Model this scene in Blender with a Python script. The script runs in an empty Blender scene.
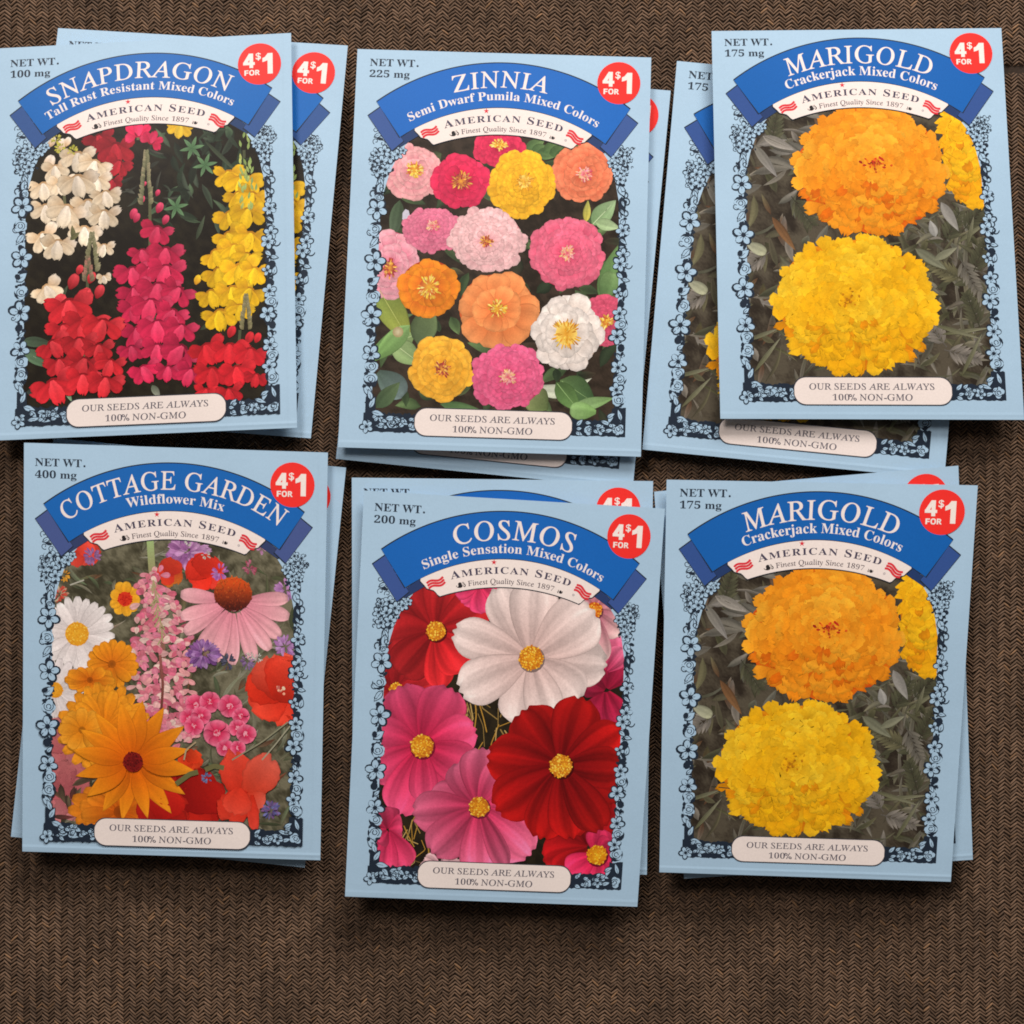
import bpy, math, random
import numpy as np

# ------------------------------------------------------------------ camera, light, exposure
S = 0.00028                      # metres per photo pixel on the cloth
D = 1500.0                       # camera height above the cloth, in photo pixels
sc = bpy.context.scene
C = sc.collection
sc.view_settings.view_transform = 'Standard'
sc.view_settings.look = 'None'
sc.view_settings.exposure = 0.0
sc.view_settings.gamma = 1.0
cam = bpy.data.cameras.new('camera')
cam_o = bpy.data.objects.new('camera', cam); C.objects.link(cam_o); sc.camera = cam_o
cam_o.location = (0, 0, D * S)
cam.sensor_width = 36.0
cam.lens = 36.0 * D / 1024.0
cam.clip_start = 0.01; cam.clip_end = 20.0
world = bpy.data.worlds.new('World'); sc.world = world; world.use_nodes = True
bg = world.node_tree.nodes['Background']
bg.inputs[0].default_value = (1.0, 0.95, 0.92, 1); bg.inputs[1].default_value = 0.07

def area_light(name, loc, target, size, power, col):
    l = bpy.data.lights.new(name, 'AREA'); l.shape = 'RECTANGLE'; l.size = size[0]; l.size_y = size[1]
    l.energy = power; l.color = col
    o = bpy.data.objects.new(name, l); C.objects.link(o); o.location = loc
    d = [t - a for t, a in zip(target, loc)]
    import mathutils
    o.rotation_euler = mathutils.Vector(d).to_track_quat('-Z', 'Y').to_euler()
    return o
area_light('window_light', (0.22, 0.74, 0.44), (0.02, 0.02, 0), (0.50, 0.26), 9.0, (1.0, 0.955, 0.92))
area_light('room_light', (-0.30, 0.55, 0.75), (0, -0.02, 0), (0.30, 0.30), 4.6, (1.0, 0.94, 0.90))
try:
    sc.cycles.filter_width = 1.8
except Exception:
    pass

# ------------------------------------------------------------------ colour helpers
def lin(c):
    c = np.asarray(c, float) / 255.0
    return np.where(c <= 0.04045, c / 12.92, ((c + 0.055) / 1.055) ** 2.4)
def hx(s):
    return np.array([int(s[i:i + 2], 16) for i in (0, 2, 4)], float)
def mix(a, b, t):
    t = np.asarray(t, float)
    return np.asarray(a) * (1 - t)[..., None] + np.asarray(b) * t[..., None] if t.ndim else np.asarray(a) * (1 - t) + np.asarray(b) * t

# ------------------------------------------------------------------ materials
def principled(name):
    m = bpy.data.materials.new(name); m.use_nodes = True
    nt = m.node_tree; b = nt.nodes['Principled BSDF']
    return m, nt, b
def print_material(name, rough, spec, grain=0.10, bump=0.0):
    """ink or paper: the colour comes from the mesh, with printing grain and a faint paper tooth"""
    m, nt, b = principled(name)
    a = nt.nodes.new('ShaderNodeVertexColor'); a.layer_name = 'ink'
    tc = nt.nodes.new('ShaderNodeTexCoord')
    n = nt.nodes.new('ShaderNodeTexNoise'); n.inputs['Scale'].default_value = 2200; n.inputs['Detail'].default_value = 3
    n2 = nt.nodes.new('ShaderNodeTexNoise'); n2.inputs['Scale'].default_value = 60; n2.inputs['Detail'].default_value = 4
    nt.links.new(tc.outputs['Object'], n.inputs['Vector']); nt.links.new(tc.outputs['Object'], n2.inputs['Vector'])
    mr = nt.nodes.new('ShaderNodeMapRange'); mr.inputs[1].default_value = 0.25; mr.inputs[2].default_value = 0.75
    mr.inputs[3].default_value = 1 - grain; mr.inputs[4].default_value = 1 + grain
    nt.links.new(n.outputs['Fac'], mr.inputs[0])
    mr2 = nt.nodes.new('ShaderNodeMapRange'); mr2.inputs[1].default_value = 0.25; mr2.inputs[2].default_value = 0.75
    mr2.inputs[3].default_value = 0.975; mr2.inputs[4].default_value = 1.025
    nt.links.new(n2.outputs['Fac'], mr2.inputs[0])
    mu = nt.nodes.new('ShaderNodeMath'); mu.operation = 'MULTIPLY'
    nt.links.new(mr.outputs[0], mu.inputs[0]); nt.links.new(mr2.outputs[0], mu.inputs[1])
    vm = nt.nodes.new('ShaderNodeVectorMath'); vm.operation = 'SCALE'
    nt.links.new(a.outputs['Color'], vm.inputs[0]); nt.links.new(mu.outputs[0], vm.inputs['Scale'])
    nt.links.new(vm.outputs[0], b.inputs['Base Color'])
    b.inputs['Roughness'].default_value = rough
    b.inputs['Specular IOR Level'].default_value = spec
    if bump:
        bp = nt.nodes.new('ShaderNodeBump'); bp.inputs['Strength'].default_value = bump; bp.inputs['Distance'].default_value = 0.0004
        nt.links.new(n2.outputs['Fac'], bp.inputs['Height']); nt.links.new(bp.outputs[0], b.inputs['Normal'])
    return m
M_PAPER = print_material('blue_packet_paper', 0.5, 0.35, 0.035, 0.35)
M_INK = print_material('printed_picture', 0.42, 0.22, 0.11)
M_FLAT = print_material('flat_ink', 0.42, 0.25, 0.05)

def fabric_material():
    m, nt, b = principled('brown_herringbone_cloth')
    a = nt.nodes.new('ShaderNodeVertexColor'); a.layer_name = 'ink'
    tc = nt.nodes.new('ShaderNodeTexCoord')
    n = nt.nodes.new('ShaderNodeTexNoise'); n.inputs['Scale'].default_value = 1500; n.inputs['Detail'].default_value = 4
    nt.links.new(tc.outputs['Object'], n.inputs['Vector'])
    mr = nt.nodes.new('ShaderNodeMapRange'); mr.inputs[1].default_value = 0.25; mr.inputs[2].default_value = 0.75
    mr.inputs[3].default_value = 0.72; mr.inputs[4].default_value = 1.28
    nt.links.new(n.outputs['Fac'], mr.inputs[0])
    vm = nt.nodes.new('ShaderNodeVectorMath'); vm.operation = 'SCALE'
    nt.links.new(a.outputs['Color'], vm.inputs[0]); nt.links.new(mr.outputs[0], vm.inputs['Scale'])
    nt.links.new(vm.outputs[0], b.inputs['Base Color'])
    b.inputs['Roughness'].default_value = 0.75
    b.inputs['Specular IOR Level'].default_value = 0.25
    b.inputs['Sheen Weight'].default_value = 0.25
    b.inputs['Sheen Roughness'].default_value = 0.4
    b.inputs['Sheen Tint'].default_value = (0.9, 0.72, 0.6, 1)
    return m
M_FABRIC = fabric_material()

# ------------------------------------------------------------------ mesh making
def make_mesh(name, V, F, col, mat, parent=None, smooth=False):
    """V (n,3) world-scale verts, F list of index arrays grouped by face size, col (n,3) linear"""
    me = bpy.data.meshes.new(name)
    loops = np.concatenate([f.ravel() for f in F]) if F else np.zeros(0, int)
    totals = np.concatenate([np.full(len(f), f.shape[1]) for f in F]) if F else np.zeros(0, int)
    starts = np.concatenate([[0], np.cumsum(totals)[:-1]])
    me.vertices.add(len(V)); me.vertices.foreach_set('co', np.asarray(V, np.float32).ravel())
    me.loops.add(len(loops)); me.loops.foreach_set('vertex_index', loops.astype(np.int32))
    me.polygons.add(len(totals)); me.polygons.foreach_set('loop_start', starts.astype(np.int32))
    me.polygons.foreach_set('loop_total', totals.astype(np.int32))
    me.polygons.foreach_set('use_smooth', np.full(len(totals), bool(smooth)))
    me.update(calc_edges=True); me.validate()
    at = me.color_attributes.new('ink', 'FLOAT_COLOR', 'POINT')
    c4 = np.ones((len(me.vertices), 4), np.float32); c4[:, :3] = col[:len(me.vertices)]
    at.data.foreach_set('color', c4.ravel())
    me.materials.append(mat)
    o = bpy.data.objects.new(name, me); C.objects.link(o)
    if parent: o.parent = parent
    return o

# ------------------------------------------------------------------ glyphs from the built-in font
def B(s):
    return ''.join(chr(0x1D400 + ord(c) - 65) if 'A' <= c <= 'Z' else chr(0x1D41A + ord(c) - 97) if 'a' <= c <= 'z' else chr(0x1D7CE + ord(c) - 48) if '0' <= c <= '9' else c for c in s)
def I(s):
    return ''.join(chr(0x1D434 + ord(c) - 65) if 'A' <= c <= 'Z' else ('\u210e' if c == 'h' else chr(0x1D44E + ord(c) - 97)) if 'a' <= c <= 'z' else chr(0x1D7CE + ord(c) - 48) if '0' <= c <= '9' else c for c in s)
def SB(s):
    return ''.join(chr(0x1D5D4 + ord(c) - 65) if 'A' <= c <= 'Z' else chr(0x1D5EE + ord(c) - 97) if 'a' <= c <= 'z' else chr(0x1D7EC + ord(c) - 48) if '0' <= c <= '9' else c for c in s)
_gc = {}
def _text_mesh(body, shear, bold):
    cu = bpy.data.curves.new('glyph', 'FONT'); cu.body = body; cu.size = 1.0; cu.shear = shear; cu.resolution_u = 3; cu.offset = bold
    ob = bpy.data.objects.new('glyph', cu); C.objects.link(ob)
    dg = bpy.context.evaluated_depsgraph_get(); ev = ob.evaluated_get(dg); me = ev.to_mesh()
    n = len(me.vertices); co = np.zeros(n * 3, np.float32); me.vertices.foreach_get('co', co)
    co = co.reshape(-1, 3)[:, :2].astype(float)
    fs = [tuple(p.vertices) for p in me.polygons]
    ev.to_mesh_clear(); bpy.data.objects.remove(ob); bpy.data.curves.remove(cu)
    return co, fs
def glyph(ch, style):
    """vertices and faces of one character and its advance; styles: bold serif, roman serif, bold sans, plain"""
    k = (ch, style)
    if k in _gc: return _gc[k]
    if style == 'bold': f, sh, of = B, 0.0, 0.0
    elif style == 'roman': f, sh, of = I, (0.0 if ch.isdigit() else -0.22), (-0.012 if ch.isdigit() else 0.006)
    elif style == 'sans': f, sh, of = SB, 0.0, 0.012
    else: f, sh, of = (lambda s: s), 0.0, 0.0
    if ch == ' ':
        _gc[k] = (np.zeros((0, 2)), [], 0.27); return _gc[k]
    co, fs = _text_mesh(f(ch), sh, of)
    c2, _ = _text_mesh(f(ch) * 2, sh, of)
    adv = (c2[:, 0].max() - co[:, 0].max()) if len(co) else 0.3
    _gc[k] = (co, fs, adv); return _gc[k]

# ------------------------------------------------------------------ quads of the packets in the photograph
W, H = 300.0, 404.0
def hom(src, dst):
    A = []; b = []
    for (x, y), (u, v) in zip(src, dst):
        A.append([x, y, 1, 0, 0, 0, -u * x, -u * y]); b.append(u)
        A.append([0, 0, 0, x, y, 1, -v * x, -v * y]); b.append(v)
    h = np.linalg.solve(np.array(A, float), np.array(b, float))
    return np.append(h, 1).reshape(3, 3)
def apply_h(M, P):
    P = np.asarray(P, float); q = P @ M[:, :2].T + M[:, 2]
    return q[..., :2] / q[..., 2:3]
RECT = [(0, 0), (W, 0), (W, H), (0, H)]
QUAD = dict(
    cosmos=[(363.6, 490.8), (664.5, 509), (637, 907), (344.7, 896.7)],
    marigold=[(667, 479.3), (978, 485), (951, 881.5), (659.7, 872)],
    marigold_high=[(711.9, 31), (1001.5, 28), (1024.5, 420), (720.7, 418.9)],
    zinnia=[(357.5, 49), (651, 57.5), (640.6, 456.5), (338, 447)],
    snapdragon=[(-2, 48.5), (291, 33), (297, 428), (-9, 441)],
    cottage=[(23.7, 442.6), (327.6, 452.5), (320, 860.4), (22, 851.6)],
    cosmos_under=[(352, 477.3), (653, 480.8), (646.8, 874.4), (353, 868)],
    marigold_under=[(654, 492), (958, 466), (972.5, 860), (684, 879)],
    marigold_high_under=[(677, 61), (978, 90), (944, 479), (642.5, 449.3)],
    zinnia_under=[(377, 66), (671, 91), (633, 489), (336, 459)],
    snapdragon_under=[(58, 28), (348, 45.5), (311, 438.5), (10, 416)],
    cottage_under=[(53, 438), (345.8, 467.8), (304.5, 868), (10.5, 837)])

# ------------------------------------------------------------------ the painter: patches of ink stacked in thin layers
LV = 0.004                       # thickness of one ink layer, photo pixels
class Art:
    def __init__(s, key, seed):
        s.M = hom(QUAD[key], RECT) if key else None
        s.occ = np.zeros((440, 340), int)
        s.parts = {}; s.order = []
        s.rng = np.random.RandomState(seed)
        s.off = np.zeros(2)
    def P(s, x, y):
        return apply_h(s.M, np.array([[x, y]]))[0] - s.off
    def part(s, name, under=None, mat=None):
        k = (name, len(s.order)); s.parts[k] = dict(V=[], L=[], F={}, C=[], n=0, under=under, mat=mat or M_INK, name=name)
        s.order.append(k); return k
    def _level(s, pts, extra=1):
        ix = np.clip((pts[:, 1]).astype(int) + 20, 1, 438); iy = np.clip((pts[:, 0]).astype(int) + 20, 1, 338)
        lv = 0
        for dx in (-1, 0, 1):
            for dy in (-1, 0, 1):
                lv = max(lv, s.occ[ix + dx, iy + dy].max())
        s.occ[ix, iy] = lv + extra
        return lv + extra
    def _mark(s, pts, lv):
        s.occ[np.clip(pts[:, 1].astype(int) + 20, 1, 438), np.clip(pts[:, 0].astype(int) + 20, 1, 338)] = lv
    def add(s, k, V, faces, col, level):
        p = s.parts[k]; V = np.asarray(V, float)
        col = np.asarray(col, float)
        if col.ndim == 1: col = np.repeat(col[None], len(V), 0)
        for f in faces:
            p['F'].setdefault(f.shape[1], []).append(f + p['n'])
        p['V'].append(V); p['L'].append(np.full(len(V), level, float)); p['C'].append(col); p['n'] += len(V)
    def clampwin(s, G):
        y = G[..., 1]
        xl = np.interp(y, [90, 100, 115, 130, 150, 175], [60, 52, 43, 37, 32, 30])
        xr = np.interp(y, [90, 100, 112, 130, 150, 200], [246, 252, 260, 266, 270, 272])
        G[..., 0] = np.clip(G[..., 0], xl, xr)
        x = G[..., 0]
        yt = 236.5 - np.sqrt(np.maximum(0, 185.0 ** 2 - (x - 150) ** 2))
        G[..., 1] = np.clip(y, yt, 376)
        return G
    def patch(s, k, G, Cc, extra=1, win=True):
        """G (n,m,2) grid, Cc (n,m,3) sRGB 0-255"""
        G = np.array(G, float)
        if win: G = s.clampwin(G)
        n, m = G.shape[:2]
        # dense samples for the layer map
        a = np.concatenate([G[:-1] * (1 - t) + G[1:] * t for t in (0, .33, .67)] + [G[-1:]], 0)
        a = np.concatenate([a[:, :-1] * (1 - t) + a[:, 1:] * t for t in (0, .33, .67)] + [a[:, -1:]], 1)
        pts = a.reshape(-1, 2)
        if np.ptp(pts[:, 0]) < 0.3 or np.ptp(pts[:, 1]) < 0.3: return
        lv = s._level(pts, extra)
        idx = np.arange(n * m).reshape(n, m)
        F = np.stack([idx[:-1, :-1], idx[1:, :-1], idx[1:, 1:], idx[:-1, 1:]], -1).reshape(-1, 4)
        # orient upward (image y points down)
        g = G.reshape(-1, 2); q = g[F]
        area = ((q[:, 0, 0] - q[:, 2, 0]) * (q[:, 1, 1] - q[:, 3, 1]) - (q[:, 1, 0] - q[:, 3, 0]) * (q[:, 0, 1] - q[:, 2, 1]))
        F = F[np.abs(area) > 1e-3]; area = area[np.abs(area) > 1e-3]
        F[area > 0] = F[area > 0][:, ::-1]
        s.add(k, g, [F], lin(np.clip(np.asarray(Cc, float).reshape(-1, 3), 0, 255)), lv)
    def poly(s, k, pts, c, c_mid=None, win=True, extra=1):
        """small convex-ish polygon as a fan"""
        pts = np.array(pts, float); ctr = pts.mean(0)
        G = np.stack([np.repeat(ctr[None], len(pts) + 1, 0), np.vstack([pts, pts[:1]]) * .5 + ctr * .5, np.vstack([pts, pts[:1]])])
        cc = np.zeros(G.shape[:2] + (3,)); cc[2] = c; cc[0] = c if c_mid is None else c_mid; cc[1] = (cc[0] + cc[2]) / 2
        s.patch(k, G, cc, extra, win)
    def dot(s, k, x, y, r, c, c_mid=None, n=7, sq=1.0, rot=0.0, win=True):
        a = np.linspace(0, 2 * math.pi, n, endpoint=False); ca, sa = math.cos(rot), math.sin(rot)
        px = np.cos(a) * r; py = np.sin(a) * r * sq
        s.poly(k, np.stack([x + px * ca - py * sa, y + px * sa + py * ca], 1), c, c_mid, win)
    def stroke(s, k, pts, w, c, win=False, c2=None):
        """a line of ink; w scalar or per point"""
        pts = np.array(pts, float); n = len(pts)
        t = np.gradient(pts, axis=0); t /= np.maximum(1e-6, np.linalg.norm(t, axis=1))[:, None]
        nn = np.stack([-t[:, 1], t[:, 0]], 1); w = np.broadcast_to(np.asarray(w, float), (n,))[:, None] / 2
        G = np.stack([pts - nn * w, pts + nn * w], 1)
        cc = np.zeros((n, 2, 3)); cc[:] = c
        if c2 is not None: cc = mix(np.array(c), np.array(c2), np.linspace(0, 1, n))[:, None].repeat(2, 1)
        s.patch(k, G, cc, 1, win)
    def petal(s, k, b, t, w, cin, cout, edge=None, tip='round', belly=0.62, vein=0.06, nv=3, n=9, curve=0.0, bright=0.06,
              side=0.0, win=True, outline=0.84, lines=0):
        """one petal from base b to tip t; s runs along it, v across it"""
        b = np.array(b, float); t = np.array(t, float); ax = t - b; L = np.linalg.norm(ax)
        if L < 0.5: return
        ax /= L; nr = np.array([-ax[1], ax[0]])
        ss = np.linspace(0, 1, n) ** 0.85
        vv = np.array([-1, -.88, -.45, 0, .45, .88, 1.0]) if not lines else np.concatenate([[-1], np.linspace(-.9, .9, 15), [1]])
        if tip == 'point': hw = np.sin(np.pi * ss ** 0.85) ** 0.9 * (1 - .25 * ss)
        elif tip == 'fan': hw = np.where(ss < .75, .25 + .75 * (ss / .75), np.sqrt(np.clip(1 - ((ss - .75) / .27) ** 2, 0.05, 1)))
        else:
            hw = np.where(ss < belly, .22 + .78 * np.sin(ss / belly * math.pi / 2), np.sqrt(np.clip(1 - ((ss - belly) / (1.03 - belly)) ** 2, 0.02, 1)))
        SS, VV = np.meshgrid(ss, vv, indexing='ij')
        ext = np.zeros_like(vv)
        if tip == 'notch': ext = .022 * np.cos(vv * 8.0 + s.rng.uniform(-1, 1)) + .03 * (1 - vv ** 2)
        elif tip == 'fan' or tip == 'ruffle': ext = s.rng.uniform(-.09, .09, len(vv))
        along = SS * L * (1 + ext[None] * np.clip(SS - .5, 0, 1) * 2)
        across = VV * hw[:, None] * w / 2 + curve * L * np.sin(SS * math.pi) * 0.5
        if tip == 'ruffle': across = across + s.rng.uniform(-1, 1, across.shape) * w * .035
        G = b + along[..., None] * ax + across[..., None] * nr
        col = mix(np.array(cin, float), np.array(cout, float), SS)
        ph = s.rng.uniform(0, 6)
        m = 1 + vein * np.cos(VV * nv * math.pi + ph) + s.rng.uniform(-bright, bright) + side * VV + s.rng.uniform(-.025, .025, SS.shape)
        if lines:
            for q in range(lines):
                v0 = -.8 + 1.6 * (q + s.rng.uniform(.2, .8)) / lines
                m = m - s.rng.uniform(.5, 1) * vein * 1.5 * np.exp(-((VV - v0) / .09) ** 2) * np.clip(1.25 - SS, 0, 1) + vein * .6 * np.exp(-((VV - v0 - .13) / .08) ** 2) * SS
        col = col * m[..., None]
        ed = outline if edge is None else 1.0
        em = (np.abs(VV) > .95) | (SS > .995)
        if edge is None: col[em] *= ed
        else: col[em] = edge
        s.patch(k, G, col, 1, win)
    def text(s, k, body, style, size, c, path=None, xy=None, width=None, center=None, win=False, sx=1.0, extra=10, yoff=0.0):
        """size = height of a capital in pixels; path=(cx, cy, R) runs it round an arc centred on angle 'center' deg"""
        cap = {'bold': .69, 'roman': .69, 'sans': .72, 'plain': .66}[style]
        sizes = np.broadcast_to(np.asarray(size, float), (len(body),)) / cap
        if width:
            sx = sx * min(1.22, max(.86, width / sum(glyph(ch, style)[2] * f * sx for ch, f in zip(body, sizes))))
        adv = [glyph(ch, style)[2] * f * sx for ch, f in zip(body, sizes)]; tot = sum(adv)
        track = 0.0
        if width: track = (width - tot) / max(1, len(body) - 1)
        total = tot + track * (len(body) - 1)
        x = -total / 2
        allv = []; allf = []; base = 0
        for ch, a, f in zip(body, adv, sizes):
            co, fs, _ = glyph(ch, style)
            if len(co):
                gx = co[:, 0] * f * sx; gy = co[:, 1] * f
                if path:
                    th = (x + a / 2) / path[2] + math.radians(center or 0)
                    lx = gx - a / 2
                    R = path[2]
                    # letter stands on the arc, upright along the radius
                    vx = path[0] + R * math.sin(th) + lx * math.cos(th) + gy * math.sin(th)
                    vy = path[1] - R * math.cos(th) + lx * math.sin(th) - gy * math.cos(th)
                    V = np.stack([vx, vy], 1)
                else:
                    V = np.stack([xy[0] + x + gx + total / 2 * (0 if center else 1), xy[1] - gy], 1)
                allv.append(V); allf += [tuple(i + base for i in ff) for ff in fs]; base += len(V)
            x += a + track
        V = np.concatenate(allv)
        lv = s._level(V, 0) + extra * 2; s._mark(V, lv)
        by = {}
        for ff in allf: by.setdefault(len(ff), []).append(ff)
        F = []
        for n_, l in by.items():
            F.append(np.array(l))
        s.add(k, V, F, lin(c), lv)

# ------------------------------------------------------------------ the printed frame all packets share
PAPER = hx('A9C6DC'); BLACK = hx('222C3A'); CREAM = hx('F3E4DC')
def arc_pts(cx, cy, R, x0, x1, n):
    xs = np.linspace(x0, x1, n); return np.stack([xs, cy - np.sqrt(R * R - (xs - cx) ** 2)], 1)
def orn_flower(A, k, x, y, r, rot=0.0, n=5):
    r = r * 1.08
    for i in range(n):
        a = rot + i * 2 * math.pi / n + A.rng.uniform(-.12, .12); rr = r * A.rng.uniform(.88, 1.08)
        cx, cy = x + math.cos(a) * rr * .58, y + math.sin(a) * rr * .58
        A.dot(k, cx, cy, rr * .57, BLACK, n=10, sq=.80, rot=a, win=False)
    for i in range(n):
        a = rot + i * 2 * math.pi / n; cx, cy = x + math.cos(a) * r * .6, y + math.sin(a) * r * .6
        A.dot(k, cx, cy, r * .40, PAPER, n=9, sq=.76, rot=a + A.rng.uniform(-.2, .2), win=False)
        A.stroke(k, [(x + math.cos(a) * r * .12, y + math.sin(a) * r * .12), (x + math.cos(a) * r * .5, y + math.sin(a) * r * .5)], .5, BLACK)
    A.dot(k, x, y, r * .16, BLACK, n=6, win=False)
def orn_rose(A, k, x, y, r):
    A.dot(k, x, y, r, BLACK, n=12, sq=.92, rot=A.rng.uniform(0, 3), win=False)
    for i in range(5):
        a = A.rng.uniform(0, 6.28); A.dot(k, x + math.cos(a) * r * .35, y + math.sin(a) * r * .35, r * .62, PAPER, n=9, sq=.8, rot=a, win=False)
        if i == 2: A.dot(k, x, y, r * .4, BLACK, n=8, win=False)
    th = np.linspace(0, 4.2, 10) + A.rng.uniform(0, 6)
    A.stroke(k, np.stack([x + np.cos(th) * r * (.62 - th * .0), y + np.sin(th) * r * .55], 1), .75, BLACK)
    A.stroke(k, np.stack([x + np.cos(th * 1.3 + 1) * r * .3, y + np.sin(th * 1.3 + 1) * r * .3], 1), .8, BLACK)
def orn_leaf(A, k, x, y, L, ang, w=None, fill=None):
    w = w or L * .45; dx, dy = math.cos(ang), math.sin(ang)
    A.petal(k, (x - dx * .6, y - dy * .6), (x + dx * (L + 1.1), y + dy * (L + 1.1)), w + 1.7, BLACK, BLACK, edge=BLACK, tip='point', vein=0, bright=0, n=6, win=False)
    A.petal(k, (x + dx * .7, y + dy * .7), (x + dx * L, y + dy * L), w, PAPER if fill is None else fill, PAPER if fill is None else fill, edge=PAPER if fill is None else fill, tip='point', vein=0, bright=0, n=6, win=False)
    A.stroke(k, [(x + dx, y + dy), (x + dx * L * .6, y + dy * L * .6)], .5, BLACK)
def orn_curl(A, k, x, y, r, a0, turns=1.2, w=.9):
    th = np.linspace(0, turns * 2 * math.pi, 16); rr = r * (1 - .75 * th / th[-1])
    A.stroke(k, np.stack([x + np.cos(th + a0) * rr, y + np.sin(th + a0) * rr], 1), w, BLACK)
def orn_blob(A, k, x, y, r, sq=.8, rot=None):
    A.dot(k, x, y, r, BLACK, n=8, sq=sq, rot=A.rng.uniform(0, 3) if rot is None else rot, win=False)

def ornament(A, under):
    k = A.part('border_ornament', mat=M_FLAT); r = A.rng
    # dark ground seen between the little blooms
    for i in range(130):
        y = r.uniform(112, 360); orn_blob(A, k, r.uniform(24, 31), y, r.uniform(1.2, 2.9), .6)
        y = r.uniform(112, 360); orn_blob(A, k, r.uniform(271, 278), y, r.uniform(1.2, 2.9), .6)
    for i in range(26):
        orn_blob(A, k, r.uniform(22, 42), r.uniform(103, 128), r.uniform(1.2, 2.4), .6); orn_blob(A, k, r.uniform(262, 278), r.uniform(98, 128), r.uniform(1.2, 2.4), .6)
    # --- left strip
    for (x, y, q) in [(21, 84, 3.6), (26, 90, 4), (22, 96, 3.4), (29, 98, 3.2)]:
        orn_curl(A, k, x, y, q, r.uniform(0, 6), 1, .7)
    orn_blob(A, k, 26, 93.5, 3.6, .45, .2); orn_leaf(A, k, 20, 92, 9, -.5)
    for (x, y, q) in [(23, 108, 5), (31, 106, 5.5), (21, 117, 5.2), (37, 112, 6), (29, 117, 6), (45, 109, 5), (24, 127, 5.5), (33, 125, 5.8), (50, 105, 3.8)]:
        orn_flower(A, k, x, y, q, r.uniform(0, 6), 5)
    for i in range(16):
        orn_blob(A, k, r.uniform(18, 42), r.uniform(102, 130), r.uniform(.6, 1.6), .6)
    for i in range(9):
        orn_curl(A, k, r.uniform(17, 24), r.uniform(103, 130), r.uniform(1, 2.4), r.uniform(0, 6), .7, .7)
    orn_leaf(A, k, 31, 131, 13, 2.0, 6); orn_leaf(A, k, 27, 133, 12, 1.2, 5); orn_blob(A, k, 33, 131, 2)
    orn_blob(A, k, 25, 146, 4.5, .5, 1.4); orn_leaf(A, k, 29, 138, 14, 1.7, 6.5); orn_rose(A, k, 28, 153, 5.2)
    orn_curl(A, k, 22, 149, 4, 2, .8, 1.0); orn_blob(A, k, 22, 144, 1.4); orn_curl(A, k, 31, 145, 4, 0, 1, .8)
    orn_flower(A, k, 26.5, 166, 9.6, .3)
    orn_rose(A, k, 25, 186, 7.4); orn_curl(A, k, 20, 189, 4, 1, .7, .8)
    orn_leaf(A, k, 29, 194, 13, 2.2, 6); orn_curl(A, k, 22, 201, 2, 0, .7, .7); orn_blob(A, k, 26, 209, 4.2, .7)
    orn_flower(A, k, 27, 219, 9.6, 1.1); orn_blob(A, k, 28, 231, 3.4, .5)
    orn_leaf(A, k, 22, 243, 13, -.7, 8); orn_blob(A, k, 23, 238, 3.4, .8); orn_blob(A, k, 27, 247, 2.6, .5)
    orn_rose(A, k, 27, 254, 7.6); orn_blob(A, k, 22, 248, 1.8)
    orn_flower(A, k, 26, 274, 9.8, .8); orn_curl(A, k, 19, 280, 2.6, 0, .9, .8); orn_blob(A, k, 29, 265, 2.2)
    orn_blob(A, k, 25, 290, 4.2, .9); orn_blob(A, k, 30, 293, 2.4); orn_leaf(A, k, 25, 300, 8, -.8, 4); orn_blob(A, k, 29, 302, 2, .5)
    orn_flower(A, k, 27, 312, 8.4, .2); orn_rose(A, k, 28, 324, 7.2)
    orn_rose(A, k, 28, 337, 7.4); orn_blob(A, k, 23, 331, 2.2, .6); orn_blob(A, k, 32, 343, 2, .6)
    orn_leaf(A, k, 29, 353, 13, -2.2, 7); orn_blob(A, k, 22, 344, 2.2)
    # --- bottom corners: dark ground with pale scrolls
    def ground(x0, x1, y0, y1, jag):
        n = max(3, int((x1 - x0) / 2.2)); xs = np.linspace(x0, x1, n)
        top = y0 + r.uniform(-jag, jag, n); bot = y1 + r.uniform(-.7, .7, n)
        G = np.stack([np.stack([xs, top], 1), np.stack([xs, (top + bot) / 2], 1), np.stack([xs, bot], 1)])
        cc = np.zeros(G.shape[:2] + (3,)); cc[:] = BLACK; A.patch(k, G, cc, 1, False)
    ground(24, 34, 354, 372, 1); ground(22.5, 82, 370.5, 388.5, 1.6)
    ground(222, 283, 371, 386.5, 1.4); ground(269, 283, 358, 372, 1)
    for (x, y, L, a, w) in [(28, 366, 12, -1.1, 5), (30, 369, 13, .25, 6), (37, 373, 10, .8, 5), (44, 376, 10, -.2, 4.5), (52, 374, 9, .5, 5),
                            (34, 383, 14, -.1, 4), (46, 382, 12, .1, 4.5), (58, 384, 9, -.7, 5), (60, 377, 8, .5, 4), (69, 374, 10, 1.0, 5), (26, 377, 9, .8, 4)]:
        orn_leaf(A, k, x, y, L, a + r.uniform(-.12, .12), w)
    orn_flower(A, k, 26, 384, 6.0, .5); orn_rose(A, k, 51, 380, 5); orn_rose(A, k, 72, 382, 4.8); orn_leaf(A, k, 30, 358, 11, -1.9, 5)
    for i in range(14): orn_leaf(A, k, r.uniform(26, 74), r.uniform(373, 384), r.uniform(4, 7), r.uniform(-.9, .9), 3.4)
    for i in range(6): orn_curl(A, k, r.uniform(30, 74), r.uniform(373, 385), r.uniform(1.2, 2.6), r.uniform(0, 6), .8, .6)
    # --- right strip
    for (x, y, q) in [(270, 98, 4.6), (277, 100, 4.2), (266, 106, 5), (274, 109, 5.2), (280, 107, 3), (262, 112, 4.5), (268, 118, 5.4), (275, 119, 4.2), (271, 128, 5.2)]:
        orn_flower(A, k, x, y, q, r.uniform(0, 6), 5)
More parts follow.
